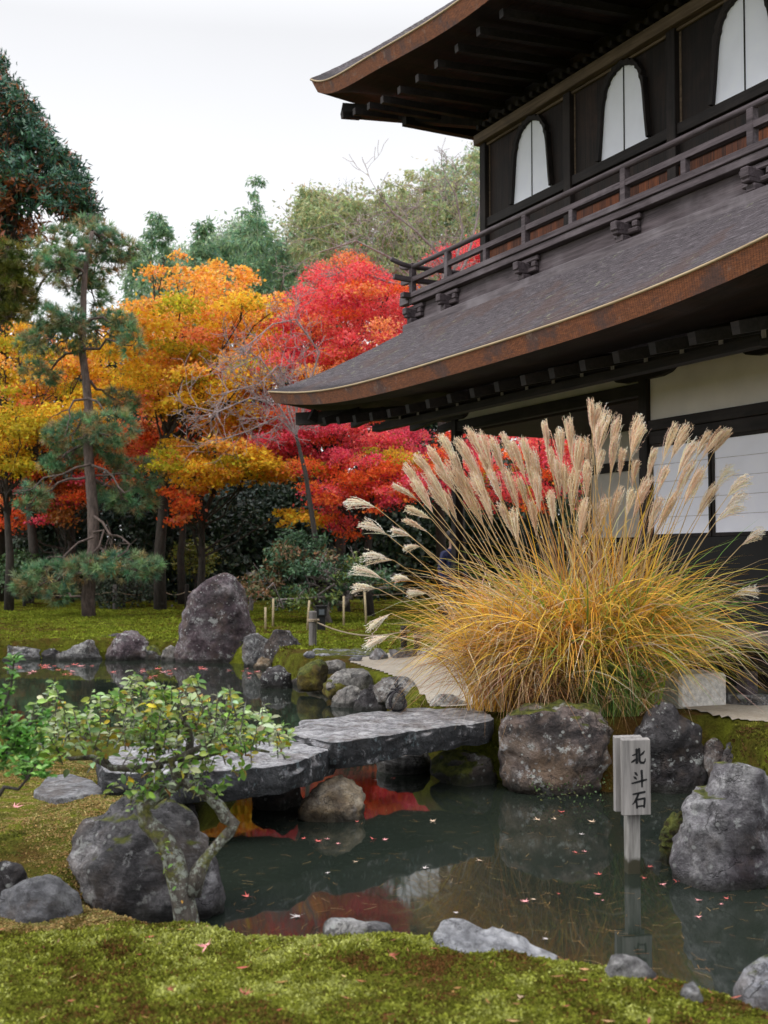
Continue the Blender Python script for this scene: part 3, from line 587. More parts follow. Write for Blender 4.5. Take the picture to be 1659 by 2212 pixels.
SC_ = 1.0                                       # middle of the facade
def rings_mesh(name, rings, uvrow, mat, parent, smooth=True, close=True):
    n = len(rings[0]); V = np.array(rings).reshape(-1, 3); F = []; U = []
    per = np.concatenate([[0], np.cumsum(np.linalg.norm(np.diff(np.array(rings[0]), axis=0), axis=1))])
    for j in range(len(rings)-1):
        for i in range(n-1):
            F.append((j*n+i, j*n+i+1, (j+1)*n+i+1, (j+1)*n+i)); U.append(((per[i], uvrow[j]), (per[i+1], uvrow[j]), (per[i+1], uvrow[j+1]), (per[i], uvrow[j+1])))
    me = npmesh(name, V, F); ul = me.uv_layers.new(name='UVMap'); ul.data.foreach_set('uv', np.array(U, np.float32).ravel())
    return link(name, me, mat, parent, smooth=smooth)
def roof(kind, s0, s1, t0, t1, near, leftz, th, inner, rise_pow, top_rect, ztop, wall_rect, zwall, nrow, inset=.07, under=.55, sc=SC_, extra=()):
    """near: (s, z) eave samples on the near edge; leftz: (distance from corner, z) on the other edges' far part."""
    ns_, nz_ = np.array(sorted(near)).T
    dn = ns_-sc; base_z = nz_[np.argmin(np.abs(dn))]
    if len(extra): xs_, xz_ = np.array(extra).T; dn = np.concatenate([dn, xs_-sc]); nz_ = np.concatenate([nz_, xz_])
    Am = np.stack([dn**2, dn**4, dn**8/2000.], 1); cf = np.linalg.lstsq(Am, nz_-base_z, rcond=None)[0]; cf[0] = max(cf[0], 0)
    def zn(s): d = np.abs(np.asarray(s)-sc); return base_z+cf[0]*d**2+cf[1]*d**4+cf[2]*d**8/2000.
    lt, lz = np.array(leftz).T
    def zl(t): d = np.minimum(np.abs(t-t0), np.abs(t-t1)); return np.interp(d, lt, lz)
    NS, NTT = 70, 50
    sg = lambda a, b, n: a+(b-a)*(.5-.5*np.cos(np.linspace(0, PI, n)))
    S = sg(s1, s0, NS); T = sg(t0, t1, NTT)
    ring = [(s, t0, zn(np.array([s]))[0]) for s in S]
    ring += [(s0, t, zl(np.array([t]))[0]) for t in T[1:]]
    ring += [(s, t1, zn(np.array([s]))[0]) for s in S[::-1][1:]]
    ring += [(s1, t, zl(np.array([t]))[0]) for t in T[::-1][1:]]
    R0 = np.array(ring); c = np.array(((s0+s1)/2, (t0+t1)/2))
    def rect(r, z=None):
        a0, a1, b0, b1 = r; fs = (R0[:, 0]-s1)/(s0-s1); ft = (R0[:, 1]-t1)/(t0-t1); o = R0.copy(); o[:, 0] = a1+(a0-a1)*fs; o[:, 1] = b1+(b0-b1)*ft
        if z is not None: o[:, 2] = z
        return o
    BOT = rect((s0-inset, s1+inset, t0-inset, t1+inset)); BOT[:, 2] = R0[:, 2]-th
    fascia = rings_mesh('eave_edge', [R0+np.array((0, 0, -.006)), BOT], [0, th], EDGE, PAV)
    CR0 = rect((s0+.012, s1-.012, t0+.012, t1-.012)); CR0[:, 2] += .012; CR1 = CR0.copy(); CR1[:, 2] -= .017; CR2 = R0.copy(); CR2[:, 2] -= .008
    rings_mesh('eave_batten', [R0+np.array((0, 0, .014)), CR0, CR1, CR2], [0, .01, .03, .04], LIGHTW, PAV, False)
    TOP = rect(top_rect, ztop); rr = []; uv = []; L = np.linalg.norm(TOP-R0, axis=1).mean()
    for j in range(nrow+1):
        v_ = j/nrow; P = R0*(1-v_)+TOP*v_; P[:, 2] = R0[:, 2] + (ztop-R0[:, 2])*(v_**rise_pow)
        jig = (np.sin(np.arange(len(P))*1.7+j*2.3)+np.sin(np.arange(len(P))*.61+j))*.0025
        lo = P.copy(); lo[:, 2] += jig + .02; hi = P.copy(); hi[:, 2] += .024 + jig
        if j == 0: hi[:, 2] = R0[:, 2]+.02; lo[:, 2] = R0[:, 2]+.012
        if j < nrow: rr += [lo, hi]; uv += [v_*L, v_*L+.006]
        else: rr += [lo]; uv += [v_*L]
    rings_mesh('roof', rr, uv, SHING, PAV, smooth=False)
    WR = rect(wall_rect, zwall); MID = BOT*(1-under)+WR*under; MID[:, 2] = BOT[:, 2]*(1-under*.8)+zwall*under*.8
    B2 = rect((s0-.32, s1+.32, t0-.32, t1+.32)); B2[:, 2] = BOT[:, 2]-.015
    rings_mesh('eave_soffit', [BOT, B2, MID, WR], [0, .1, .6, 1], W_SOFF, PAV)
    return R0, BOT, zn, zl

# lower roof
near = [hit(x, y, 1.9) for x, y in ((581,846),(603,849),(650,850),(698,847),(803,821),(909,787),(1014,750),(1076,734.6))]
LS0, LT0 = near[0][0], 1.9
LZ = near[0][1]
near = [(s, z) for s, z in near if s > 1.0] + [(.65, 3.79)]; XR = [hit(x, y, 1.9) for x, y in ((1252,683.7),(1392,627),(1533,564),(1659,504))]
roof('lower', LS0, 1.3-LS0, LT0, -8.6, near, [(0, LZ), (.5, LZ-.06), (1.2, LZ-.10), (3, LZ-.13)], .165, None, 1.28, (4.78, -2.78, .357, -6.6), 4.86, (3.95, -1.95, .02, -6.2), 3.96, 40, sc=.65, extra=XR)
# upper roof
near = [hit(x, y, 1.325) for x, y in ((672,173),(705,167),(741,158),(785,138),(838.6,101),(886,64),(936,25),(970,0))]
US0, UT0, UZ = near[0][0], 1.325, near[0][1]
near = [(s, z) for s, z in near] + [(1.0, 7.99)]
roof('upper', US0, 2*SC_-US0, UT0, -7.2, near, [(0, UZ), (.6, UZ-.06), (1.5, UZ-.09), (3, UZ-.10)], .19, None, 1.25, (1.05, .95, -2.9, -3.0), 11.6, (3.95, -1.95, -.48, -5.5), 7.86, 40)

# hip rafters, rafters and purlins under both eaves
def rafters(name, mat, t_out, t_in, z_out, z_in, s_list, w, h, zf=None):
    for s in s_list:
        mb = MB(); dz = zf(s) if zf else 0
        mb.beam((s, t_out, z_out+dz), (s, t_in, z_in), w, h); part(mb, name, mat)
znl = lambda s: max(0, (s-2.6)/3.0)**2*.20
ss = [-1.9-.48*i for i in range(1, 4)][::-1] + [-1.9+.483*i for i in range(0, 13)]
rafters('rafter', W_DARKX, 1.52, .02, 3.47, 3.80, ss, .085, .10, znl)
for s in (4.4, 4.85, 5.3):
    mb = MB(); mb.beam((s, 1.52, 3.47+znl(s)), (s, s-3.85, 3.70+znl(s)*.5), .085, .10); part(mb, 'rafter', W_DARKX)
rafters('lower_rafter', W_DARKX, .98, .02, 3.50, 3.72, [s+.24 for s in ss[:-1]], .06, .07, znl)
for s in ss[:-1]:
    lb('rafter_end', W_END, (s+.215, s+.265, .985, .992, 3.48+znl(s), 3.55+znl(s)), bevel=0)
for t in np.arange(1.2, -5.5, -.483):                      # rafters of the far end, their tips show below the edge
    mb = MB(); s_i = max(3.92, 3.92+t); mb.beam((5.62, t, 3.66), (s_i, t, 3.82-.094*(s_i-3.92)), .085, .10); part(mb, 'rafter', W_DARKX)
mb = MB(); mb.beam((4.0, .1, 3.72), (5.55, 1.62, 3.68), .13, .17); part(mb, 'hip_rafter', W_DARKX)
mb = MB(); mb.box(-2.6, 4.4, .90, 1.02, 3.42, 3.50); part(mb, 'eave_purlin', W_DARKX)
ss2 = [-1.85+.483*i for i in range(0, 13)]
rafters('rafter', W_DARKX, 1.10, -.48, 7.68, 7.80, ss2, .08, .09, lambda s: max(0, (s-2.6)/3.1)**2*.45)
for s in (4.35, 4.8, 5.2):
    mb = MB(); dz = ((s-2.6)/3.1)**2*.45; mb.beam((s, 1.10, 7.68+dz), (s, s-4.38, 7.74+dz*.9), .08, .09); part(mb, 'rafter', W_DARKX)
for t in np.arange(.9, -5, -.483):
    mb = MB(); s_i = max(3.94, 4.44+t); mb.beam((5.5, t, 8.20), (s_i, t, 7.84+.23*(s_i-3.94)), .08, .09); part(mb, 'rafter', W_DARKX)
mb = MB(); mb.beam((3.95, -.45, 7.74), (5.42, .98, 8.16), .13, .18); part(mb, 'hip_rafter', W_DARK)
mb = MB(); mb.box(4.58, 4.70, .40, -5.6, 7.78, 7.90); part(mb, 'eave_purlin', W_DARKX)
for s in np.arange(-1.8, 3.9, .16):
    lb('dentil', W_DARK, (s, s+.07, -.5, -.30, 7.56, 7.63), bevel=.01)

# upper storey
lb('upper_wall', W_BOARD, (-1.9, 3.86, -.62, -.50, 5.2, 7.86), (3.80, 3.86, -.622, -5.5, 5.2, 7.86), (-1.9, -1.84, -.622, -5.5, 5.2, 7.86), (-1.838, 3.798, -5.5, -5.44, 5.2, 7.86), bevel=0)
lb('lower_boards', W_RUST, (-1.88, 3.84, -.498, -.482, 5.38, 6.02), bevel=0)
for s in (3.92, 1.976, .087, -1.85): lb('wall_post', W_DARK, (s-.07, s+.07, -.56, -.43, 5.38, 7.42))
lb('wall_post', W_DARK, (3.85, 3.99, -5.6, -5.45, 5.38, 7.42))
lb('sill_beam', W_DARKX, (-1.9, 3.99, -.499, -.455, 6.255, 6.375))
lb('lower_rail_beam', W_DARKX, (-1.9, 3.99, -.499, -.46, 5.92, 6.02))
lb('cornice_beam', W_PALE, (-1.95, 4.05, -.58, -.37, 7.42, 7.56), (-1.92, 3.98, -.499, -.46, 7.385, 7.417))
lb('cornice_beam', W_DARKX, (3.87, 4.02, -.581, -5.6, 7.42, 7.56))
for s, w in ((1.885, .022), (-.005, .03), (3.83, .018)): lb('weathered_strip', W_PALE, (s-w/2, s+w/2, -.4995, -.492, 6.38, 7.38), bevel=0)
for s, w in ((2.058, .012), (.17, .014)): lb('weathered_strip', W_PALE, (s-w/2, s+w/2, -.4995, -.493, 6.6, 7.38), bevel=0)
# bell windows
prof = [(.425*a_, .97*b_) for a_, b_ in ((1, 0), (.955, .15), (.915, .3), (.88, .45), (.84, .6), (.79, .70), (.735, .74), (.725, .79), (.66, .845), (.575, .875), (.56, .905), (.44, .945), (.33, .955), (.30, .975), (.14, .99), (0, 1.01))]
def outline(p, k): return [(-x*k, z) for x, z in p] + [(x*k, z) for x, z in p[::-1][1:]]
for i, sc in enumerate((2.79, .93, -.96)):
    w = 1.0; base = 6.385
    a = [(x, z) for x, z in outline(prof, w)]; cx = [(-x, z) for x, z in a]
    out = []
    P = np.array(a); 
    for j, (x, z) in enumerate(a):
        p, q = P[max(j-1, 0)], P[min(j+1, len(a)-1)]; d = q-p; n = np.array((-d[1], d[0])); n /= np.linalg.norm(n)
        o = .045 if (j % 2 == 0 or z < .5) else .065
        out.append((x+n[0]*o if z > 0 else x+np.sign(x)*.05, max(z+n[1]*o, 0)))
    mb = MB(); n = len(a)
    vs = [(sc+x, -.495, base+z) for x, z in a] + [(sc+x, -.495, base+z) for x, z in out] + [(sc+x, -.435, base+z) for x, z in a] + [(sc+x, -.425, base+z) for x, z in out]
    fs = []
    for j in range(n-1): fs += [(2*n+j, 2*n+j+1, 3*n+j+1, 3*n+j), (j, j+1, 2*n+j+1, 2*n+j), (n+j, 3*n+j, 3*n+j+1, n+j+1)]
    mb.add(vs, fs); wf = part(mb, 'window', W_DARK)
    mb = MB(); mb.add([(sc+x*1.01, -.484, base+z) for x, z in a], [tuple(range(n))]); pane = part(mb, 'paper_pane', PAPER, wf)
    mb = MB(); mb.box(sc-.008, sc+.008, -.483, -.476, base, base+.978); part(mb, 'mullion', INK, wf)

# balcony
b0 = .79
lb('balcony_floor', W_GREY, (-2.69, 4.71, -.46, .29, 5.27, 5.35), (3.93, 4.71, -.462, -6.1, 5.27, 5.35))
lb('balcony_edge_beam', W_GREY, (-2.72, 4.80, .20, .31, 5.355, 5.425))
lb('balcony_edge_beam', W_GREYY, (4.62, 4.73, .42, -6.1, 5.356, 5.426))
lb('skirt_wall', W_GREY, (-2.6, 4.62, -.40, .20, 4.70, 5.26), (3.95, 4.62, -.402, -6.0, 4.70, 5.26), bevel=0)
W_SILL = mat_wood('pale_sill', (.060, .048, .055), (.17, .145, .16), axis='X', weather=(.27, .245, .27), wamt=.5)
lb('skirt_sill', W_SILL, (-2.78, 4.78, .21, .355, 4.80, 4.985))
lb('skirt_sill', W_GREYY, (4.63, 4.775, .208, -6.1, 4.80, 4.985))
for nm, z0, z1, w in (('lower_rail', 5.56, 5.62, .028),):
    pass
def rail(z, dz, r, name, square, ext, lift):
    for ax in (0, 1):
        if ax == 0: path = [(-2.6, .25, z), (4.2, .25, z), (4.67, .25, z+.0), (4.67+ext*.5, .25, z+lift*.3), (4.67+ext, .25, z+lift)]
        else: path = [(4.67, -6.0, z), (4.67, -.2, z), (4.67, .25, z), (4.67, .25+ext*.5, z+lift*.3), (4.67, .25+ext, z+lift)]
        mb = MB(); mb.tube(path, r, 4 if square else 10, square=square); part(mb, name, W_GREY if ax == 0 else W_GREYY, smooth=not square)
rail(5.80, 0, .034, 'handrail', False, .34, .075)
rail(5.615, 0, .045, 'middle_rail', True, .30, .02)
for s in (3.69, 1.856, .017, -1.786): lb('rail_post', W_GREY, (s-.04, s+.04, .21, .29, 5.42, 5.775))
for s in (2.73, .93, -.9): lb('rail_post', W_GREY, (s-.035, s+.035, .215, .285, 5.42, 5.59))
lb('corner_post', W_GREY, (4.63, 4.71, .21, .29, 5.42, 5.85))
for t in (-.7, -1.65, -2.6, -3.5, -4.4): lb('rail_post', W_GREYY, (4.635, 4.705, t-.035, t+.035, 5.42, 5.775))
lb('beam_end', W_GREY, (4.72, 5.02, .05, .17, 5.14, 5.25)); lb('beam_end', W_GREY, (4.74, 5.0, .18, .29, 5.30, 5.42))
for s in (4.66, 3.72, 1.88, .05, -1.8):
    q = s-.04; z = 5.26
    lb('bracket', W_GREY, (q-.055, q+.055, .20, .345, 4.985, 5.06), (q-.19, q+.19, .20, .265, 5.07, 5.125), (q-.19, q-.11, .20, .27, 5.125, 5.19), (q+.11, q+.19, .20, .27, 5.125, 5.19), (q-.045, q+.045, .20, .40, 5.061, 5.19), (q-.05, q+.05, .30, .42, 5.10, 5.20), (q-.23, q+.23, .201, .26, 5.195, 5.255), bevel=.012)

# lower storey
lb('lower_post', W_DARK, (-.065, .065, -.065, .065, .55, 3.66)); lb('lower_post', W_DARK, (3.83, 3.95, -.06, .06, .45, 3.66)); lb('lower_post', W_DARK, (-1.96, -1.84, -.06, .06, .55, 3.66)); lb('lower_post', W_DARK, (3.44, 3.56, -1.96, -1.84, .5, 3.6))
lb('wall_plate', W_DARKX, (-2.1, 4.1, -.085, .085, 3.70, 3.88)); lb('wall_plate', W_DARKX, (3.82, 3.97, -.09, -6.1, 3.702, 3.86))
for s in (0, -1.9, 3.89):
    mb = MB(); e = .58 if s < 3 else .4
    mb.add([(s-e, y, 3.695) for y in (-.07, .07)] + [(s-e*.72, y, 3.60) for y in (-.07, .07)] + [(s-e*.5, y, 3.575) for y in (-.07, .07)] + [(s+e*.5, y, 3.575) for y in (-.07, .07)] + [(s+e*.72, y, 3.60) for y in (-.07, .07)] + [(s+e, y, 3.695) for y in (-.07, .07)],
           [(0, 2, 4, 6, 8, 10), (11, 9, 7, 5, 3, 1), (0, 1, 3, 2), (2, 3, 5, 4), (4, 5, 7, 6), (6, 7, 9, 8), (8, 9, 11, 10), (10, 11, 1, 0)])
    part(mb, 'bracket_arm', W_DARKX)
lb('plaster_panel', PLAST, (-1.84, -.066, -.03, .01, 3.14, 3.69), bevel=0)
lb('plaster_panel', PLAST, (.066, 3.83, -.03, .01, 3.56, 3.70), bevel=0)
lb('lintel', W_DARKX, (-1.9, -.066, -.06, .05, 3.03, 3.14), (-1.9, -.066, -.05, .035, 2.89, 3.025))
lb('lintel', W_DARKX, (.066, 3.83, -.05, .045, 3.42, 3.555))
for s in (-1.84, -.945):
    f = lb('paper_screen', W_DARK, (s, s+.03, -.02, .02, 1.93, 2.888), (s+.845, s+.875, -.02, .02, 1.93, 2.888), (s+.03, s+.845, -.019, .019, 1.93, 1.965), (s+.03, s+.845, -.019, .019, 2.86, 2.888), bevel=0)
    lb('paper_pane', PAPER, (s+.028, s+.847, -.012, .006, 1.96, 2.864), parent=f, bevel=0)
    mb = MB()
    for j in range(1, 5): mb.box(s+.03, s+.845, .0065, .0095, 1.96+.18*j-.006, 1.96+.18*j)
    part(mb, 'screen_bars', mat_flat('thin_bar', (.50, .49, .52)), f)
lb('lower_panel', INK, (-1.9, -.066, -.03, .012, 1.06, 1.925), bevel=0)
lb('room_wall', PLAST, (.0, 3.44, -1.93, -1.88, 2.0, 3.42), bevel=0); lb('room_wall', W_DARK, (.0, 3.44, -1.935, -1.885, 1.06, 1.98), bevel=0)
lb('room_wall', W_DARK, (-.05, .04, -1.87, -.07, 1.06, 3.69), (-1.9, -1.85, -5.8, -.07, 1.06, 3.69), (-1.849, 3.44, -5.85, -5.8, 1.06, 3.69), (3.40, 3.46, -5.79, -1.97, 1.06, 3.69), bevel=0)
lb('room_lintel', W_DARKX, (.05, 3.5, -1.86, -1.82, 2.87, 3.0))
lb('veranda_ceiling', W_SOFF, (.05, 3.88, -1.88, -.09, 3.40, 3.44), bevel=0)
lb('veranda_floor', W_DECK, (-1.95, 3.98, -5.9, .10, 1.0, 1.055), bevel=0)
dk = lb('deck', W_DECK, (-2.7, 1.1, .12, 1.02, .99, 1.045), bevel=.008)
lb('deck_beam', W_DARKX, (-2.7, 1.05, .80, .92, .80, .985), parent=dk); lb('deck_beam', W_DARKX, (-2.7, 1.05, .16, .26, .80, .985), parent=dk)
lb('foundation_board', INK, (-2.2, 3.9, -.35, -.30, .45, .995), bevel=0); lb('foundation_board', INK, (3.86, 3.9, -5.8, -.36, .45, .995), bevel=0)
for s in (-2.25, -.2, .95): lb('deck_post', W_GREY, (s-.062, s+.062, .79, .915, .52, .80), parent=dk)
for s in (3.89, 1.95): lb('foundation_stone', GREY, (s-.16, s+.16, -.17, .16, .3, .56), bevel=.05)

# stones by the deck
P_ = gz(1520, 1524, .53); blk = MB(); blk.box(-.24, .24, -.20, .20, -.1, .25)
o = blk.build('dressed_stone', mat_flat('pale_granite', (.62, .60, .57), .9, .2, .3, 40, .6), None, bevel=.022); o.location = (P_[0]-.07, P_[1]+.2, .53); o.rotation_euler = (0, 0, math.radians(24))
tag(o, 'square pale granite block standing on the sand beside the veranda post', 'stone block')
lp = O + E1*-2.25 + E2*.855
slab('round grey footing stone under the veranda post', [(lp[0]+.20*math.cos(a), lp[1]+.17*math.sin(a)) for a in np.linspace(0, 2*PI, 11)[:-1]], .42, .60, GREY, 31, .02, 4, 'footing_stone', 'footing stone')
q = gz(1625, 1510, .55)
slab('low pale paving stone at the right edge beyond the veranda post', [(q[0]+.32*math.cos(a)*(1+.2*math.sin(3*a)), q[1]+.16*math.sin(a)) for a in np.linspace(0, 2*PI, 11)[:-1]], .45, .585, BLUE, 33, .02, 4, 'paving_stone', 'paving stone')
# ------------------------------------------------------------------ trees
def cols(pal, n, jit=.18, w=None):
    pal = np.array(pal); i = RNG.choice(len(pal), n, p=w); c = pal[i]; return np.clip(c*(1+RNG.normal(size=(n, 1))*jit)*(1+RNG.normal(size=(n, 3))*jit*.4), .002, .95)
def branch_path(p, q, sag=.0, wob=.08, n=7):
    p, q = np.array(p, float), np.array(q, float); L = np.linalg.norm(q-p); t = np.linspace(0, 1, n)[:, None]
    P = p+(q-p)*t; P[:, 2] += (np.sin(t[:, 0]*PI))*sag*L
    P[1:-1] += RNG.normal(size=(n-2, 3))*wob*L*.35; return P
def taper(r0, r1, n, pw=1.0): return r0+(r1-r0)*np.linspace(0, 1, n)**pw
def fork(mb, p, d, L, r, lev, spread=.55, up=.12, n=3, minr=.004):
    """twigs growing from p in direction d."""
    P = [np.array(p)]; dd = norm(np.array(d, float)); k_ = 4
    for i in range(k_):
        dd = norm(dd + RNG.normal(size=3)*.16 + np.array((0, 0, up*.25))); P.append(P[-1]+dd*L/k_)
    mb.tube(P, taper(r, max(r*.5, minr), k_+1), 4 if lev < 2 else 5, cap=False)
    if lev <= 0: return
    for i in range(n):
        q = P[min(2+i % 3, k_)]; d2 = norm(dd + RNG.normal(size=3)*spread); fork(mb, q, d2, L*RNG.uniform(.55, .8), max(r*.5, minr), lev-1, spread, up, n, minr)
def crown_leaves(name, pads, per, size, parent, mat, flat=.3, upness=.8, L=.09, W=.07, jit=.16, down=0.0, side=0.0):
    """pads: list of (centre, radius, palette index weights); leaves spread through each pad's volume."""
    PP, CC, NN, AA = [], [], [], []
    for c, r, pal in pads:
        n = int(per*(r/size)**2); u = rdir(n)*RNG.uniform(0.1, 1, (n, 1))**.5*r*np.where(RNG.uniform(size=(n, 1)) < .3, RNG.uniform(1, 1.9, (n, 1)), 1); u[:, 2] *= flat; u[:, 2] -= (u[:, 0]**2+u[:, 1]**2)/r*.18
        cl_ = RNG.normal(size=(max(3, n//9), 3))*r*.05; u += cl_[RNG.integers(0, len(cl_), n)]
        PP.append(np.array(c)+u); CC.append(cols(pal, n, jit)); nn = norm(RNG.normal(size=(n, 3))*.65 + np.array((0, -.25, upness)) + u/r*side)
        a = RNG.normal(size=(n, 3)); a[:, 2] -= down; a -= nn*(a*nn).sum(1, keepdims=True)*(1-min(down, .6)); NN.append(nn); AA.append(a)
    P = np.concatenate(PP); n = len(P); s = RNG.uniform(.7, 1.25, n)
    me = leafmesh(name, P, np.concatenate(AA), np.concatenate(NN), L*s, W*s, np.concatenate(CC), .12, .45)
    return link(name, me, mat, parent)
def region_pads(regs, depth, sd):
    """regs: (polygon, count, radius range, list of palettes, weights)."""
    out = []
    for poly, n, (r0, r1), pals, w in regs:
        for x, y in poly_sample(poly, n):
            d = depth+np.clip(RNG.normal()*sd, -2*sd, 2*sd); out.append((gy(x, y, d), RNG.uniform(r0, r1), pals[RNG.choice(len(pals), p=w)]))
    return out
def tree(name, label, cat, depth, trunk, rad, pads, leafkw, leafmat, barkmat, nlimb=22, group=None, sag=-.05, limbw=.10, extra=None):
    """trunk: picture points from the foot up; pads: crown clumps in the world."""
    T = np.array([gy(x, y, depth) for x, y in trunk]); T[1:, 1] += np.cumsum(RNG.normal(size=len(T)-1)*.12)
    T[0, 2] = ground_z(T[:1, :2])[0]-.12
    t = thing(name, label, cat, tuple(T[0]), group=group); o = T[0]
    mb = MB(); mb.tube(T-o, taper(rad, rad*.35, len(T), .8), 10)
    idx = RNG.permutation(len(pads))[:nlimb]
    for i in idx:
        c, r, _ = pads[i]; h = np.clip((c[2]-o[2])*.62, (T[-1, 2]-o[2])*.25, T[-1, 2]-o[2]); k_ = np.searchsorted(T[:, 2], o[2]+h); k_ = min(max(k_, 1), len(T)-1)
        f = (o[2]+h-T[k_-1, 2])/max(T[k_, 2]-T[k_-1, 2], 1e-6); st = T[k_-1]+(T[k_]-T[k_-1])*np.clip(f, 0, 1)
        P = branch_path(st, c, sag, limbw, 8)-o; mb.tube(P, taper(rad*.30, .012, 8, .7), 6, cap=False)
        for _ in range(3):
            q = P[RNG.integers(4, 8)]; fork(mb, q, norm(P[-1]-P[-3]+RNG.normal(size=3)*.25), r*1.1, .012, 1, .5, .1, 3)
    link('trunk', mb.mesh('trunk'), barkmat, t, smooth=True)
    pads = [(c-o, r, p) for c, r, p in pads]
    crown_leaves('crown', pads, parent=t, mat=leafmat, **leafkw); return t, o

ORA = [(.94,.42,.06), (.93,.47,.06), (.92,.35,.06), (.95,.53,.12), (.94,.45,.19)]
YEL = [(.92,.58,.05), (.90,.52,.04), (.84,.54,.05), (.94,.47,.05)]
ORR = [(.92,.30,.10), (.94,.36,.12), (.92,.26,.15)]
GRY = [(.48,.42,.03), (.62,.50,.04), (.42,.38,.04)]
RED = [(.85,.09,.10), (.92,.15,.14), (.80,.07,.10), (.92,.20,.15), (.90,.18,.20)]
CRI = [(.76,.07,.13), (.84,.10,.16), (.72,.06,.12), (.88,.16,.21)]
RDO = [(.86,.15,.04), (.86,.21,.04), (.80,.12,.05)]
RUS = [(.42,.10,.03), (.55,.15,.03), (.36,.07,.03)]
MK = dict(per=430, size=.62, flat=.34, upness=.65, L=.10, W=.075, jit=.24)

# orange maple in the middle
pads = region_pads([([(290,640),(340,570),(395,525),(430,575),(480,560),(545,575),(555,640),(520,660),(440,640),(330,660)], 30, (0.20,0.40), [ORA], [1]),
    ([(245,670),(330,640),(440,640),(560,650),(640,640),(620,720),(590,800),(550,850),(400,830),(300,820),(235,750)], 142, (0.31,0.60), [ORA, YEL, ORR, GRY], [.5,.33,.10,.07]),
    ([(240,760),(590,790),(560,850),(590,920),(500,940),(380,900),(290,880)], 69, (0.31,0.56), [YEL, ORA, GRY, ORR], [.5,.28,.1,.12])], 29.5, 1.7)
tree('maple_tree', 'big golden orange maple in the middle, its crown behind the pine', 'maple tree', 29.5, [(347,1312),(345,1200),(350,1100),(352,1000),(368,900),(385,800),(400,700)], .17, pads, MK, M['leaf'], M['bark'], 30)
pads = region_pads([([(330,960),(450,930),(560,958),(680,1008),(660,1040),(560,1035),(500,1040),(440,1060),(340,1010)], 60, (0.27,0.48), [YEL, ORA, GRY], [.5,.35,.15]),
    ([(360,1060),(450,1020),(470,1060),(430,1110),(370,1125)], 13, (0.20,0.34), [RDO, ORR], [.6,.4]), ([(560,1105),(620,1098),(700,1110),(690,1130),(610,1135)], 12, (0.16,0.28), [YEL], [1])], 27.5, .8)
tree('maple_tree', 'low spreading golden maple layer over the dark undergrowth, right of the pine', 'maple tree', 27.8, [(432,1312),(434,1220),(436,1130),(470,1040),(500,990)], .11, pads, MK, M['leaf'], M['bark'], 14, sag=.05)
# yellow and rust maples at the left
pads = region_pads([([(-40,700),(60,690),(120,740),(200,740),(240,830),(230,930),(150,980),(60,960),(-40,960)], 105, (0.35,0.64), [YEL, ORA, GRY, ORR], [.5,.25,.17,.08])], 32, 1.7)
tree('maple_tree', 'yellow maple at the left edge behind the pine', 'maple tree', 32, [(60,1310),(75,1200),(60,1100),(50,1000),(70,900),(90,800)], .16, pads, MK, M['leaf'], M['bark'], 20)
pads = region_pads([([(-40,870),(60,880),(110,930),(90,1000),(30,1020),(-40,1010)], 27, (0.31,0.56), [[(.50,.38,.03)], [(.66,.46,.04)], YEL], [.5,.3,.2])], 29.0, .8)
tree('maple_tree', 'olive and gold maple low at the left edge of the garden', 'maple tree', 29, [(20,1310),(25,1200),(15,1100),(20,980)], .13, pads, MK, M['leaf'], M['bark'], 10)
pads = region_pads([([(60,930),(200,900),(330,930),(330,1010),(280,1060),(180,1090),(80,1140),(-30,1150),(-30,1040)], 93, (0.27,0.52), [RUS, RDO, CRI, ORR], [.35,.3,.15,.2])], 33.5, 1.2)
tree('maple_tree', 'rusty red maple low behind the pine trunk', 'maple tree', 33.5, [(150,1305),(152,1200),(148,1100),(160,1000),(180,930)], .15, pads, MK, M['leaf'], M['bark'], 16)
pads = region_pads([([(300,880),(430,860),(560,880),(580,960),(500,1010),(400,1000),(310,960)], 54, (0.27,0.48), [ORR, RDO, RUS], [.5,.3,.2])], 32.5, .9)
tree('maple_tree', 'salmon orange maple seen between the golden ones', 'maple tree', 32.5, [(395,1308),(390,1200),(400,1100),(420,1000),(440,920)], .13, pads, MK, M['leaf'], M['bark'], 12)
# red maples
FN = dict(per=600, size=.62, flat=.36, upness=.55, L=.075, W=.05, jit=.22)
pads = region_pads([([(680,575),(760,555),(800,590),(870,610),(880,680),(880,740),(820,790),(720,850),(610,810),(585,740),(620,650),(660,620)], 180, (0.27,0.52), [RED, ORR, CRI, RDO], [.62,.16,.1,.12]),
    ([(640,760),(760,740),(800,770),(740,810),(660,800)], 15, (0.27,0.44), [ORR, ORA], [.6,.4]),
    ([(520,930),(600,840),(700,860),(820,900),(980,930),(960,990),(880,1020),(760,1000),(640,1000),(560,980)], 112, (0.27,0.48), [CRI, RED, RDO], [.45,.4,.15])], 28.5, 1.6)
tree('maple_tree', 'tall crimson maple behind the lower roof corner', 'maple tree', 28.5, [(745,1308),(735,1200),(740,1100),(725,1000),(715,880),(730,760)], .17, pads, FN, M['leaf'], M['bark'], 30)
pads = region_pads([([(640,1000),(760,990),(960,980),(930,1040),(880,1080),(830,1090),(770,1120),(750,1170),(715,1140),(690,1080)], 93, (0.22,0.40), [RDO, ORR, RED, CRI], [.38,.14,.33,.15]),
    ([(720,960),(860,930),(900,990),(800,1010)], 7, (0.23,0.40), [GRY, [(.62,.33,.03)]], [.5,.5])], 26.0, .8)
tree('maple_tree', 'orange-red maple drooping over the propped shrub left of the tall grass', 'maple tree', 26.4, [(800,1310),(790,1230),(800,1140),(830,1060),(850,980)], .13, pads, FN, M['leaf'], M['bark'], 14, sag=.12)
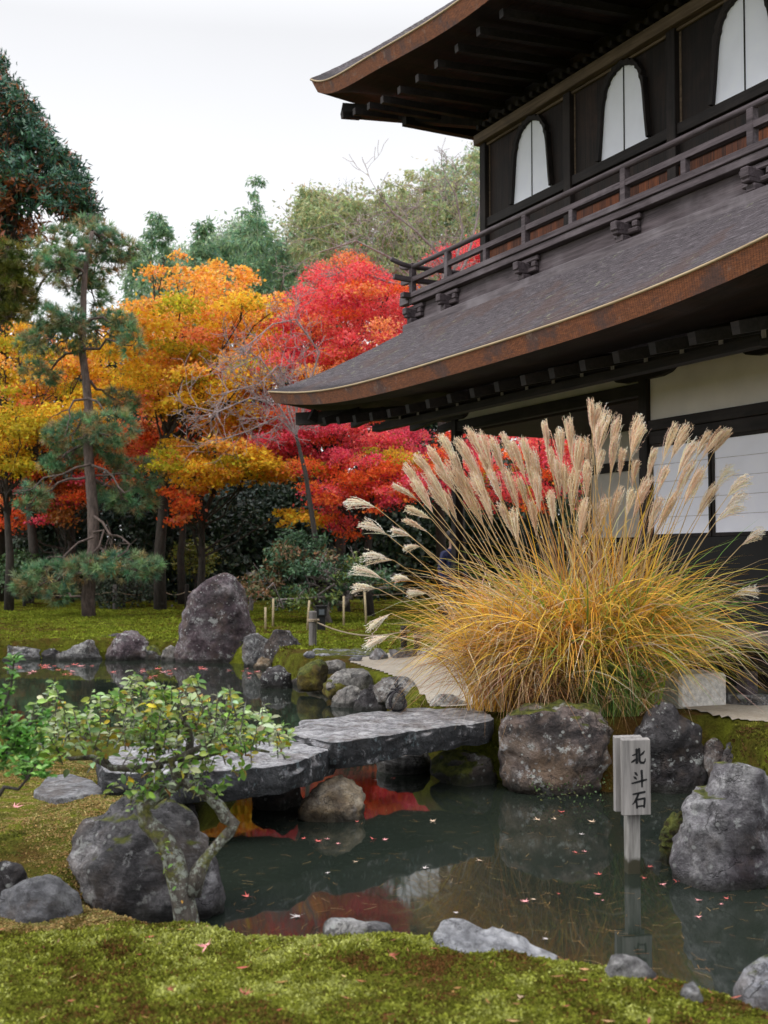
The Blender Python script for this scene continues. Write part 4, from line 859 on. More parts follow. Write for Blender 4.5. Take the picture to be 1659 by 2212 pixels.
pads = region_pads([([(930,560),(990,530),(1060,500),(1070,640),(960,640)], 45, (0.23,0.44), [RED, CRI], [.75,.25])], 31.0, .8)
tree('maple_tree', 'bright red maple showing through the balcony railing', 'maple tree', 31, [(1000,1300),(995,1100),(1000,900),(1000,700)], .15, pads, FN, M['leaf'], M['bark'], 8)
pads = region_pads([([(950,920),(1300,920),(1300,1100),(1120,1110),(950,1060)], 90, (0.27,0.48), [RED, CRI, RDO, GRY], [.5,.25,.15,.1])], 27.5, 1.0)
tree('maple_tree', 'red maple seen through the plumes under the veranda roof', 'maple tree', 27.5, [(1180,1305),(1175,1200),(1190,1080),(1200,980)], .13, pads, FN, M['leaf'], M['bark'], 12)

# bamboo plumes on the rise behind
BAM = [(.20,.33,.20), (.25,.38,.21), (.17,.30,.20), (.30,.42,.22)]; BAO = [(.46,.47,.22), (.38,.44,.23), (.52,.49,.27), (.32,.41,.22)]  # BAM greens paled toward blue: distance haze put into the leaf colour
def bamboo(label, x, ytop, ybot, w, pal, depth, n=44, group='bamboo stems behind the maples'):
    top, bot = gy(x, ytop, depth), gy(x, 1260, depth); bot[2] = ground_z(bot[None, :2])[0]-.1; t = thing('bamboo', label, 'bamboo', tuple(bot)); o = bot
    lean = RNG.uniform(-.5, .5); Tt = np.linspace(0, 1, 12); T = bot+(top-bot)*Tt[:, None]; T[:, 0] += lean*Tt**3*1.2
    mb = MB(); mb.tube(T-o, taper(.06, .008, 12), 6); link('stem', mb.mesh('stem'), mat_b, t, smooth=True)
    wm = w*depth/FPX; PP, AA, CC = [], [], []
    h0 = (gy(x, ybot, depth)[2]-bot[2])/(top[2]-bot[2])
    for i in range(n):
        f = RNG.uniform(h0, 1)**.9; c = bot+(top-bot)*f; c[0] += lean*f**3*1.2; spread = 1.25*wm*(1.05-f)**.55*RNG.uniform(.2, 1)+.10
        a = RNG.uniform(0, 2*PI); c = c+np.array((math.cos(a)*spread, math.sin(a)*spread, -.25*spread)); m_ = int(130*(1.25-f)); r = .28+.65*(1-f)
        u = rdir(m_)*RNG.uniform(.1, 1, (m_, 1))*r; u[:, 2] *= .8; PP.append(c+u-o); d = norm(RNG.normal(size=(m_, 3))*.55+np.array((math.cos(a)*.5, math.sin(a)*.5, -.75))); AA.append(d); CC.append(cols(pal, m_, .2))
    P = np.concatenate(PP); L_ = RNG.uniform(.18, .34, len(P)); link('foliage', leafmesh('foliage', P, np.concatenate(AA), rdir(len(P))+np.array((0,-.3,.5)), L_, L_*.26, np.concatenate(CC), .1, .4), M['leaf'], t)
mat_b = mat_flat('bamboo_stem', (.12, .16, .06), .5)
for lbl, x, yt, yb_, w, pal in (('slender green bamboo tip left of the orange maple top', 350,455,620,60,BAM), ('short green bamboo left of the orange crown', 320,520,680,70,BAM), ('faint feathery bamboo right of the orange maple top', 425,480,640,70,BAM),
        ('tallest feathery bamboo above the orange maple', 528,385,640,62,BAM), ('bushy bluish green bamboo below the tallest tip', 555,460,680,75,BAM), ('dense green bamboo between orange and red maples', 500,510,690,80,BAM), ('bright green bamboo left of the red maple top', 625,520,720,80,BAM),
        ('pointed bamboo tip over the red maple', 665,390,600,60,BAO), ('bushy olive bamboo over the red maple top', 705,415,640,95,BAO), ('olive bamboo standing over the middle of the red maple', 770,405,640,90,BAO), ('pale olive bamboo behind the bare branches', 850,395,640,100,BAO),
        ('yellowish bamboo mass left of the upper wall', 930,365,640,100,BAO), ('leaning olive bamboo beside the upper wall', 1000,320,620,90,BAO), ('green bamboo touching the upper wall corner', 1040,310,600,80,BAM), ('grey-green bamboo in the gap behind the bare branches', 810,480,700,100,BAM), ('low dense bamboo behind the red crown', 690,520,760,90,BAO), ('low green bamboo behind the golden crown', 440,560,760,90,BAM)):
    bamboo(lbl, x, yt, yb_, w, pal, RNG.uniform(44, 51))

HIL = [(.31,.41,.27), (.36,.46,.29), (.27,.37,.26)]; HIO = [(.40,.42,.22), (.34,.39,.23), (.46,.42,.25)]  # HIL greens lightened, soft haze painted into the far leaves
for lb_, poly, pal, n in (('soft green hillside tree left of the orange maple top', [(300,560),(350,520),(410,560),(420,700),(290,700)], HIL, 30), ('rounded hillside tree behind the golden crown', [(400,560),(440,510),(500,520),(520,560),(530,720),(400,720)], HIL, 36), ('bluish hillside tree below the tallest bamboo', [(510,500),(560,470),(600,500),(630,560),(630,720),(500,720)], HIL, 40),
        ('grey-green hillside tree between the orange and red crowns', [(610,540),(650,500),(690,520),(700,700),(600,720)], HIL+HIO, 32), ('olive hillside tree above the red crown', [(650,440),(720,425),(780,450),(800,620),(650,640)], HIO, 44), ('broad olive hillside tree behind the bare branches', [(760,430),(850,405),(930,400),(950,620),(760,640)], HIO, 56), ('tall hillside tree beside the upper wall', [(920,390),(1000,345),(1070,330),(1080,640),(920,640)], HIO+HIL, 60)):
    d = RNG.uniform(52, 57); pads = region_pads([(poly, n, (.7,1.25), [pal], [1])], d, 1.2); xm = sum(p[0] for p in poly)/len(poly)
    tree('hillside_tree', lb_, 'tree', d, [(xm,1290),(xm+5,1000),(xm,800),(xm,650)], .2, pads, dict(per=240, size=1.0, flat=.75, upness=.35, L=.22, W=.10, side=.5, jit=.24), M['leaf'], M['bark'], 10)

# bare grey-twigged trees
M['twig'] = mat_bark('pale_twig', (.20, .15, .15), (.42, .34, .34))
def bare(label, depth, base, limbs, rad, tw, lev=3, ln=.9):
    T = np.array([gy(x, y, depth) for x, y in base]); T[0, 2] = ground_z(T[:1, :2])[0]-.1; o = T[0]; t = thing('bare_tree', label, 'bare tree', tuple(o)); mb = MB(); mb.tube(T-o, taper(rad, rad*.5, len(T)), 8)
    link('trunk', mb.mesh('trunk'), M['bark'], t, smooth=True)
    for lm in limbs:
        mb = MB(); P = np.array([gy(x, y, depth+dy) for x, y, dy in lm]); st = T[-1]; P = np.concatenate([st[None], P]); mb.tube(P-o, taper(rad*.34, .012, len(P)), 6, cap=False)
        for i in range(1, len(P)):
            for _ in range(tw):
                f = RNG.uniform(0, 1); q = P[i-1]+(P[i]-P[i-1])*f-o; fork(mb, q, norm(P[i]-P[i-1]+RNG.normal(size=3)*.7), ln*RNG.uniform(.5, 1.1), .008, lev-1, .6, .1, 3, .005)
        link('limb', mb.mesh('limb'), M['twig'], t, smooth=True)
bare('bare grey-twigged tree in front of the olive bamboo by the balcony', 27.2, [(960,1300),(950,1100),(955,900),(960,760),(950,680)], [[(900,600,0),(840,555,-.3),(770,520,-.5),(690,545,-.4)], [(960,560,.2),(900,500,0),(850,460,-.2),(820,420,-.3)], [(985,570,.3),(1000,500,.2),(985,420,.1),(960,380,0)], [(1010,560,.2),(1030,480,0),(1045,400,.1)], [(900,620,.4),(840,610,.3),(760,580,.2),(700,600,0)]], .13, 6, 3, .8)
bare('bare pinkish-twigged tree leaning left in front of the orange crown', 24.5, [(690,1300),(680,1150),(660,1020),(640,940)], [[(600,870,0),(540,860,-.2),(470,890,-.3),(420,880,-.3)], [(610,840,.1),(560,770,0),(500,800,-.2)], [(640,850,.2),(600,790,0),(560,830,-.2),(480,850,-.4)], [(600,900,0),(540,930,.2),(480,950,.3)], [(690,760,0),(640,690,-.2),(590,700,-.3),(520,760,-.3)]], .07, 5, 3, .7)

# dark conifer with rusty sprays, top left
CYP = [(.030,.095,.060), (.045,.13,.075), (.06,.15,.08), (.022,.075,.055)]; CYR = [(.26,.095,.035), (.34,.13,.045), (.20,.08,.04)]
pads = region_pads([([(-120,80),(5,130),(30,175),(65,225),(100,275),(140,335),(185,385),(190,430),(150,470),(90,430),(40,420),(-120,520)], 400, (.14,.42), [CYP, CYP+CYR, CYR+CYP[:1]], [.62,.24,.14]), ([(-60,420),(60,430),(110,470),(80,520),(-60,560)], 26, (.3,.5), [CYP, CYR], [.6,.4]), ([(150,440),(215,420),(190,490),(150,480)], 8, (.25,.4), [CYP, CYR], [.5,.5])], 33, 1.5)
tree('conifer', 'tall dark conifer with rusty brown sprays at the top left', 'conifer tree', 33, [(-10,1310),(0,1000),(10,700),(20,540),(35,430),(30,300),(20,180)], .24, pads, dict(per=330, size=.55, flat=.8, upness=.3, L=.21, W=.06, down=-.25, side=.9, jit=.28), M['evergreen'], M['bark'], 34, sag=.05, limbw=.05)

# pines: needle tufts
PNG = [(.14,.28,.15), (.19,.32,.15), (.11,.24,.14), (.23,.33,.16)]; PNB = [(.36,.26,.12), (.30,.25,.11)]; PNY = [(.16,.17,.025), (.12,.14,.02), (.07,.10,.02)]
def needles(name, pads, pal_w, parent, o, tufts=14, nper=34, L=.20, W=.017, pals=(PNG, PNB)):
    C, D = [], []
    for c, rx, rz in pads:
        n = int(tufts*rx*rz/.16)+14; u = rdir(n)*RNG.uniform(.3, 1, (n, 1))**.5; dd = norm(u*np.array((1, 1, .8))+np.array((0, -.1, .45))); u *= np.array((rx, rx*.8, rz)); C.append(c+u-o); D.append(dd)
    C, D = np.concatenate(C), np.concatenate(D); n = len(C); base = np.where(RNG.uniform(size=(n, 1)) < pal_w, cols(pals[0], n, .2), cols(pals[1], n, .2))
    C2 = np.repeat(C, nper, 0); A = norm(np.repeat(D, nper, 0)*.75+rdir(n*nper)*.8); c2 = np.repeat(base, nper, 0)*RNG.uniform(.75, 1.25, (n*nper, 1)); B = norm(np.cross(A, rdir(n*nper)))*W/2; Ls = L*RNG.uniform(.7, 1.2, (n*nper, 1))
    V = np.stack([C2-B, C2+B, C2+A*Ls], 1).reshape(-1, 3); return link(name, npmesh(name, V, np.arange(len(V)).reshape(-1, 3), np.repeat(c2, 3, 0)), M['needle'], parent)
def pine(label, depth, trunk, rad, ell, limbs, pal_w=.72, pals=(PNG, PNB), **kw):
    T = np.array([gy(x, y, depth) for x, y in trunk]); T[0, 2] = ground_z(T[:1, :2])[0]-.1; o = T[0]; t = thing('pine_tree', label, 'pine tree', tuple(o))
    mb = MB(); mb.tube(T-o, taper(rad, rad*.28, len(T), .9), 12); link('trunk', mb.mesh('trunk'), M['pinebark'], t, smooth=True)
    pads = []; mb = MB()
    for x, y, rx, rz in ell:
        rx, rz = (rx*1.2, rz*1.2) if y < 660 else (rx, rz); c = gy(x, y, depth+RNG.uniform(-.7, .7)); pads.append((c, rx*depth/FPX, rz*depth/FPX)); k_ = int(np.argmin(np.abs(T[:, 2]-(c[2]+.15)))); P = branch_path(T[k_], c-np.array((0, 0, rz*depth/FPX*.3)), .08, .14, 7)-o
        mb.tube(P, taper(rad*.24, .015, 7), 6, cap=False)
        for _ in range(5): fork(mb, P[RNG.integers(3, 7)], norm(P[-1]-P[2]+RNG.normal(size=3)*.6), rx*depth/FPX*.7, .011, 1, .6, .1, 2, .006)
    for lm in limbs:
        P = np.array([gy(x, y, depth-.3-.1*i) for i, (x, y) in enumerate(lm)])-o; mb.tube(P, taper(rad*.2, .014, len(P)), 6, cap=False)
        for i in range(2, len(P)): fork(mb, P[i], norm(P[i]-P[i-1]+RNG.normal(size=3)*.5), .35, .014, 1, .6, -.1, 2, .006)
    link('branches', mb.mesh('branches'), M['pinebark'], t, smooth=True); needles('needles', pads, pal_w, t, o, pals=pals, **kw)
pine('slender pine with a grey trunk and separate needle clouds on the far bank', 26, [(193,1337),(190,1290),(196,1240),(203,1180),(201,1100),(195,1030),(190,950),(192,880),(186,820),(178,760),(180,700),(181,640),(184,590),(192,540),(200,500)], .165,
     [(195,497,42,24),(135,535,62,38),(110,575,45,30),(255,540,45,26),(205,570,62,36),(225,520,35,20),(160,600,40,28),(205,640,34,26),(95,690,55,34),(125,735,60,38),(225,715,48,46),(285,735,26,38),(265,690,22,18),(65,740,30,24),(85,808,44,28),(150,690,40,30),(255,868,46,26),(160,925,52,34),(245,925,62,44),(215,955,44,36),(120,940,26,22),(145,990,40,32),(115,1005,26,20),(310,1025,40,36),(255,1000,30,20),(70,1075,38,32),(285,1080,56,34),(235,1070,36,24),(100,1245,66,38),(55,1265,26,22),(265,1222,84,30),(190,1225,70,26),(130,1285,36,20),(320,1230,34,26)],
     [[(197,1003),(165,1010),(135,1025),(95,1032),(72,1055)], [(200,1005),(228,1015),(245,1030),(255,1050),(270,1065)], [(203,1115),(222,1128),(238,1155),(262,1160),(280,1175),(275,1190)], [(202,1160),(170,1172),(150,1190),(135,1205)], [(203,1150),(225,1145),(215,1180),(200,1195)], [(188,862),(160,865),(150,885),(152,905)], [(190,860),(212,868),(224,885)]], tufts=42)
pine('dark yellow-green pine clump cut by the left edge under the conifer', 23, [(-60,1330),(-50,1100),(-40,900),(-25,720),(-10,600)], .15, [(20,560,50,26),(40,600,42,30),(0,610,50,36),(30,645,45,30),(55,640,24,30),(-10,670,45,26),(25,680,36,18)], [], .8, pals=(PNY, PNB), tufts=50)

# evergreen understorey
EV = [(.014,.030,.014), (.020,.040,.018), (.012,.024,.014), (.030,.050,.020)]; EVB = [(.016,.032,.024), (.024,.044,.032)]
evl = ['dark evergreen shrub deep in shade at the left edge', 'dark evergreen behind the rust maple', 'black-green evergreen behind the pine trunk', 'dark evergreen right of the golden maple trunk', 'shadowy evergreen behind the standing stone', 'bushy dark evergreen behind the propped shrub', 'tall dark evergreen under the red maple', 'dark evergreen behind the left plumes', 'dark evergreen behind the tall grass', 'dark evergreen seen under the veranda roof']
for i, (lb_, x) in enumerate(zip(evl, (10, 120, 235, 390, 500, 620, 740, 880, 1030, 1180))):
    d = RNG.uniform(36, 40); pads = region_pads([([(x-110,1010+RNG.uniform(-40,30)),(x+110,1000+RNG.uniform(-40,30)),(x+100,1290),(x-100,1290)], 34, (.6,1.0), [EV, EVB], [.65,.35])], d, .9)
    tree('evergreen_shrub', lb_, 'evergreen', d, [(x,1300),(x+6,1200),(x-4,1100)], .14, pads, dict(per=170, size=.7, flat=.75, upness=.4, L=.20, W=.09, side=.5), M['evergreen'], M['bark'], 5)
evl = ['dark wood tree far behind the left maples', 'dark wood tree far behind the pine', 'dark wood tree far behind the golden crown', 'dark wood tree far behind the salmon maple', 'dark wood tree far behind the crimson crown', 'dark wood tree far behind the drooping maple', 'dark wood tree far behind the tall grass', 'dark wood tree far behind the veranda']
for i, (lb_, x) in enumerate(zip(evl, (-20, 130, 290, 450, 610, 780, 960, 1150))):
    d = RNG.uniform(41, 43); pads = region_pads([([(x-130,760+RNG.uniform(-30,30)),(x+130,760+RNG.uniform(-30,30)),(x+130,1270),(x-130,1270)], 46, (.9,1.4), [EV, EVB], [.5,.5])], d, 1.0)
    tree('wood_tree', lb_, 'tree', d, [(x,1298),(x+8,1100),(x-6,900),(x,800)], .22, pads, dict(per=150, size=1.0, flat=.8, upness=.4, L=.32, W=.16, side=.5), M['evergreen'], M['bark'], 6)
# small leafy shrubs in the half shade
for lb_, poly, d, pal, n in (('yellow-green shrub in the shade right of the golden trunk', [(385,1185),(430,1175),(460,1200),(440,1230),(390,1235)], 33, [(.20,.20,.02), (.12,.14,.02)], 7), ('low green shrub at the foot of the leftmost trees', [(0,1190),(60,1195),(110,1225),(90,1265),(0,1260)], 31, [(.05,.10,.03), (.03,.07,.025)], 12), ('low dark shrub row behind the rope fence by the pine', [(200,1265),(300,1245),(340,1280),(230,1300)], 31, [(.03,.05,.03), (.05,.07,.04)], 10),
                       ('orange shrub glowing in the shade left of the pine', [(110,1090),(170,1075),(185,1110),(120,1130)], 32, [(.30,.10,.02), (.36,.14,.02)], 5)):
    pads = region_pads([(poly, n, (.3,.5), [pal], [1])], d, .4); xs = [p[0] for p in poly]; xm = sum(xs)/len(xs)
    tree('garden_shrub', lb_, 'shrub', d, [(xm,1300),(xm+3,1255)], .05, pads, dict(per=190, size=.5, flat=.6, upness=.6, L=.12, W=.06, side=.4), M['evergreen'], M['bark'], 6)
# old propped shrub with bamboo stakes
DGR = [(.05,.11,.055), (.07,.14,.065), (.04,.085,.045)]; DRB = [(.17,.085,.04), (.11,.10,.04)]; LGR = [(.12,.19,.06), (.17,.22,.05)]
pads = region_pads([([(585,1175),(640,1155),(715,1165),(715,1225),(640,1235),(590,1220)], 30, (.18,.32), [DGR, DRB], [.78,.22]), ([(690,1215),(760,1200),(835,1215),(850,1265),(760,1275),(700,1255)], 30, (.18,.30), [DGR, LGR], [.8,.2]),
    ([(520,1240),(590,1235),(600,1275),(530,1285)], 18, (.14,.24), [DRB, DGR], [.6,.4]), ([(582,1270),(650,1262),(660,1300),(590,1310)], 20, (.12,.22), [LGR, DGR], [.6,.4]), ([(660,1275),(740,1265),(735,1295),(670,1300)], 8, (.15,.24), [LGR, DGR], [.5,.5])], 24.3, .5)
t, o = tree('propped_shrub', 'old propped evergreen shrub with pale crooked limbs behind the dark boulders', 'shrub', 24.3, [(712,1338),(700,1318),(720,1300),(745,1305),(755,1285),(740,1262),(690,1250),(650,1240)], .11, pads, dict(per=170, size=.34, flat=.6, upness=.5, L=.10, W=.042, side=.4), M['evergreen'], M['palebark'], 26, limbw=.22)
for i, (x, y0, y1, dx, l) in enumerate(((574,1312,1357,0,'shortest pale stake, leftmost beside the standing stone'), (590,1293,1352,1,'second stake from the standing stone, under the drooping leaves'), (664,1297,1358,5,'leaning bamboo stake left of the grey rope post'), (743,1288,1351,0,'grey bamboo stake right of the black lantern'), (792,1279,1350,-4,'tall yellowish bamboo stake near the left plumes'))):
    p, q = gz(x, y1, .40), None; q = gy(x+dx, y0, p[1]+.1); mb = MB(); mb.tube([(0, 0, -.1), tuple((np.array(q)-p)*.5), tuple(np.array(q)-p)], .022, 8); o_ = mb.build('bamboo_stake', mat_flat('stake_wood', (.34,.27,.16), .6), smooth=True); o_.location = p; tag(o_, l, 'stake', 'bamboo stakes propping the old shrub')
# ------------------------------------------------------------------ tall plume grass
GB = np.array((*gz(1290, 1545, .5)[:2], 0)); GB[1] += .25; GB[2] = ground_z(GB[None, :2])[0]
pg = thing('plume_grass', 'huge golden clump of tall plume grass with feathery heads beside the pavilion', 'ornamental grass', tuple(GB))
def ribbon(P, w, up=None):
    """flat strip along P (n,k,3): returns verts (n,k,2,3)."""
    d = np.gradient(P, axis=1); s = norm(np.cross(d, np.array((0, 0, 1.0))+RNG.normal(size=(len(P), 1, 3))*.8)); return np.stack([P-s*w[..., None]/2, P+s*w[..., None]/2], 2)
def strips(name, R, C, mat, parent):
    n, k_ = R.shape[:2]; V = R.reshape(-1, 3); b = (np.arange(n)*k_*2)[:, None] + (np.arange(k_-1)*2)[None]; b = b.ravel(); F = np.stack([b, b+1, b+3, b+2], 1)
    return link(name, npmesh(name, V, F, np.repeat(C, k_*2, 0) if len(C) == n else C), mat, parent)
def blades(n, cx, cy, rad, h, out, pal, w, droop, jit=.2, k_=9, az=None, pw=.6):
    a = RNG.uniform(0, 2*PI, n) if az is None else RNG.normal(az[0], az[1], n); r = rad*RNG.uniform(0, 1, n)**.5; a0 = RNG.uniform(0, 2*PI, n)
    B = np.stack([cx+r*np.cos(a0)*1.6, cy+r*np.sin(a0)*.7, np.zeros(n)], 1); H = h*RNG.uniform(.55, 1.15, n); Rr = out*RNG.uniform(.25, 1.0, n)**pw
    t = np.linspace(0, 1, k_)[None, :]; D = droop*RNG.uniform(.3, 1.3, n)[:, None]
    rr = Rr[:, None]*(t**1.5); z = H[:, None]*(1.35*t - D*t**3.2*.9); z = np.maximum(z, -.25+.0*t)
    wob = RNG.normal(size=(n, 1))*.13*t**2+RNG.normal(size=(n, 1))*.05*np.sin(t*RNG.uniform(3, 7, (n, 1))); P = np.stack([B[:, :1]+np.cos(a)[:, None]*rr - np.sin(a)[:, None]*wob, B[:, 1:2]+np.sin(a)[:, None]*rr+np.cos(a)[:, None]*wob, z], 2)
    W = (w*RNG.uniform(.6, 1.3, n))[:, None]*np.clip(np.minimum(.55+t*2, (1.03-t)*1.9), .06, 1); return ribbon(P, W), cols(pal, n, jit)
GOLD = [(.85,.52,.08), (.80,.54,.09), (.88,.48,.07), (.74,.42,.10)]; STRAW = [(.80,.62,.42), (.86,.72,.54), (.66,.46,.28)]; GRN = [(.38,.46,.07), (.20,.34,.07), (.55,.56,.09)]; DRY = [(.48,.27,.11), (.36,.19,.08), (.60,.38,.19), (.26,.13,.06)]
RR, CC_ = [], []
for args in ((1150, 0, 0, .22, 1.2, 1.2, GOLD, .015, 1.0), (420, .1, 0, .28, 1.2, 1.1, GRN, .015, .85), (600, -.1, .05, .25, 1.1, 1.3, STRAW+DRY, .011, 1.05), (800, -.42, .12, .22, 1.0, 1.15, GOLD+DRY, .012, 1.05), (700, -.52, .10, .22, .75, 1.0, DRY+STRAW, .010, 1.25), (500, -.62, .05, .25, 1.05, .95, GOLD+STRAW, .012, .8),
             (420, -.35, 0, .3, .55, .85, DRY, .007, 1.5), (380, .12, -.32, .12, .62, .42, [(.10,.20,.05), (.16,.28,.06), (.30,.36,.08)], .010, 1.3), (150, .12, -.28, .14, .42, .50, STRAW+DRY, .008, 1.6), (420, .05, 0, .25, 1.55, .55, GOLD+STRAW+DRY, .011, .5)):
    r_, c_ = blades(*args); RR.append(r_); CC_.append(c_)
for n, az, o_, h_, p_ in ((300, (PI*1.02, .35), 1.55, 1.1, GOLD+STRAW), (330, (-.05, .38), 1.45, 1.2, GOLD+GRN), (110, (0, .3), 1.7, 1.15, STRAW)):
    r_, c_ = blades(n, .0, 0, .25, h_, o_, p_, .012, 1.1, az=az); RR.append(r_); CC_.append(c_)
lv = strips('leaf_blades', np.concatenate(RR), np.concatenate(CC_), M['reed'], pg); lv['kind'] = 'stuff'
PL = [((745,1074),(814,1097),1), ((779,1116),(837,1155),1), ((845,1137),(888,1160),1), ((782,1188),(852,1211),1), ((761,1214),(828,1251),1), ((761,1262),(817,1272),1), ((796,1353),(845,1325),1), ((789,1390),(845,1371),1), ((872,1179),(909,1181),1), ((849,1241),(891,1255),1), ((881,1276),(925,1282),1),
      ((849,1042),(902,1080),0), ((877,1090),(933,1122),0), ((872,1118),(925,1150),0), ((1640,1265),(1580,1290),1), ((1650,1130),(1600,1180),1), ((1618,1012),(1570,1075),1), ((1612,1048),(1560,1110),1), ((1606,1075),(1545,1130),1), ((1583,985),(1545,1060),1)]
for x, y in ((872,993),(897,973),(925,955),(950,930),(962,985),(985,935),(1010,915),(1035,920),(1060,932),(1085,925),(1105,940),(1130,935),(1150,955),(1178,902),(1188,960),(1210,915),(1232,887),(1247,930),(1270,935),(1278,852),(1296,860),(1312,875),(1332,885),(1345,960),(1380,885),(1390,905),(1375,985),(1405,1015),(1462,902),(1488,905),(1505,940),(1535,922),(1563,915),(1580,920),(1500,980),(1465,1045),(1340,1040),(1365,1050),(1240,1000),(1220,990),(1160,1010),(1120,1020),(1090,995),(1060,1005),(1020,1010),(1000,1040),(960,1052),(930,1040),(1150,1070),(1190,1050),(1262,1065),(1310,1060),(1440,1000),(1520,1000),(1552,1035),(1428,1065),(1300,965),(1268,985),(985,1000),(1045,1060),(1080,1075),(1110,1090),(890,1025),(915,1005),(942,990),(975,968),(1002,960),(1040,972),(1072,955),(1142,985),(1200,975),(1256,955),(1330,925),(1292,905),(1415,960)):
    k_ = (x-1240)/360; ln = RNG.uniform(72, 125); PL.append(((x, y), (x-k_*ln*.55-RNG.normal()*6, y+ln*(1-.18*abs(k_))), 0))
def plume(tip, base, open_):
    dep = GB[1] + RNG.uniform(-.45, .35); Tp, Bp = gy(*tip, dep)-GB, gy(*base, dep)-GB; ax = Tp-Bp; L = np.linalg.norm(ax); a = ax/L
    root = np.array((Bp[0]*.22+RNG.normal()*.08, RNG.normal()*.08, .0)); mid = root*.5+Bp*.5-a*L*.25; mid = np.array((root[0]*.62+Bp[0]*.38, (root[1]+Bp[1])/2, root[2]*.42+Bp[2]*.58))
    t = np.linspace(0, 1, 9)[:, None]; P = root*(1-t)**2+2*mid*t*(1-t)+Bp*t**2; mb = MB(); mb.tube(np.concatenate([P, Bp[None]+ax*.3]), taper(.0052, .0025, 10), 4, cap=False)
    st = mb.mesh('flowering_stem'); st_o = link('flowering_stem', st, STEM, pg, smooth=True)
    n = 52 if not open_ else 34; side = 1 if tip[0] > base[0] else -1
    k_ = 7; tt = np.linspace(0, 1, k_)[None, :, None]; f = RNG.uniform(0, .42, n)[:, None]; S0 = Bp+ax*f; sp = RNG.normal(size=(n, 3))*(.072 if not open_ else .13)
    d = norm(a+sp); ln = L*(1.02-f)*RNG.uniform(.72, 1.06, (n, 1)); dr = np.array((side*.10 if open_ else side*.04, 0, -.18 if open_ else -.05))*L
    Q = S0[:, None]+d[:, None]*ln[:, None]*tt*(1-.12*tt)+dr*tt**2.2*RNG.uniform(.3, 1.3, (n, 1, 1))
    bulge = norm(np.cross(d, a)+sp)*.045*L; Q = Q+bulge[:, None]*np.sin(tt*PI)
    w = np.broadcast_to((.0050*np.array((.5, .9, 1, 1, .9, .8, .3)))[None], (n, k_)); R = ribbon(Q, w)
    c0 = cols([(.86,.68,.52), (.92,.77,.62), (.78,.58,.42)] if not open_ else [(.93,.84,.72), (.88,.74,.60)], n, .12)
    V = R.reshape(-1, 3); b = ((np.arange(n)*k_*2)[:, None]+(np.arange(k_-1)*2)[None]).ravel(); F = np.stack([b, b+1, b+3, b+2], 1); C = np.repeat(c0, k_*2, 0)
    m_ = 11; ii_ = RNG.integers(0, n, n*m_); jj = RNG.integers(1, k_-1, n*m_); fr = RNG.uniform(0, 1, (n*m_, 1)); hp = Q[ii_, jj]*(1-fr)+Q[ii_, jj+1]*fr
    hd = norm(norm(Q[ii_, jj+1]-Q[ii_, jj])*.9+rdir(n*m_)*.75); hb = norm(np.cross(hd, rdir(n*m_)))*.0024; hl = RNG.uniform(.012, .024, (n*m_, 1)); hv = np.stack([hp-hb, hp+hb, hp+hd*hl+hb*.4, hp+hd*hl-hb*.4], 1).reshape(-1, 3)
    F = np.concatenate([F, len(V)+np.arange(len(hv)).reshape(-1, 4)]); C = np.concatenate([C, np.repeat(c0[ii_]*1.08, 4, 0)]); link('plume', npmesh('plume', np.concatenate([V, hv]), F, np.clip(C, 0, .9)), M['plume'], st_o)
STEM = mat_flat('dry_stem', (.46, .33, .17), .7, .2, .3)
for p in PL: plume(*p)

# ------------------------------------------------------------------ wooden sign standing in the water
P0 = gz(1372, 1890, 0); sg_ = thing('wooden_sign', 'weathered grey wooden sign post with black brush characters standing in the pond', 'sign', (P0[0], P0[1]+.03, 0), math.radians(9))
W_SIGN = mat_wood('sign_wood', (.15, .14, .135), (.33, .31, .295), weather=(.42, .41, .40), wamt=.5)
def spost(name):
    m, nt, b = newmat(name); k = NT(nt); v = k.coord('Object', (26, 26, 2)); f = k.noise(v, 2, 5, .6); c = k.ramp(f, [(.3, (.12, .11, .10)), (.7, (.34, .33, .31))]); v2 = k.coord('Object')
    sx = k.n('ShaderNodeSeparateXYZ'); k.l(v2, sx.inputs[0]); z = k.math('ADD', sx.outputs['Z'], k.math('MULTIPLY', k.noise(v2, 22, 4), .09)); c = k.mix(k.step(z, .145, .105), c, (.035, .032, .016)); k.l(c, b.inputs['Base Color']); b.inputs['Roughness'].default_value = .8; return m
mb = MB(); mb.box(-.036, .036, -.012, .05, -.5, .46); mb.build('post', spost('sign_post'), sg_, bevel=.004)
zt, zb_ = .735, .322
def board(name, x0, x1, y0, y1):
    mb = MB(); mb.add([(x0,y0,zb_),(x1,y0,zb_),(x1,y1,zb_),(x0,y1,zb_),(x0,y0,zt-.008),(x1,y0,zt-.008),(x1,y1,zt),(x0,y1,zt)], [(0,3,2,1),(4,5,6,7),(0,1,5,4),(1,2,6,5),(2,3,7,6),(3,0,4,7)]); return mb.build(name, W_SIGN, sg_, bevel=.003)
bd = board('board', -.076, .084, -.046, -.014); board('board', -.082, .078, .052, .084)
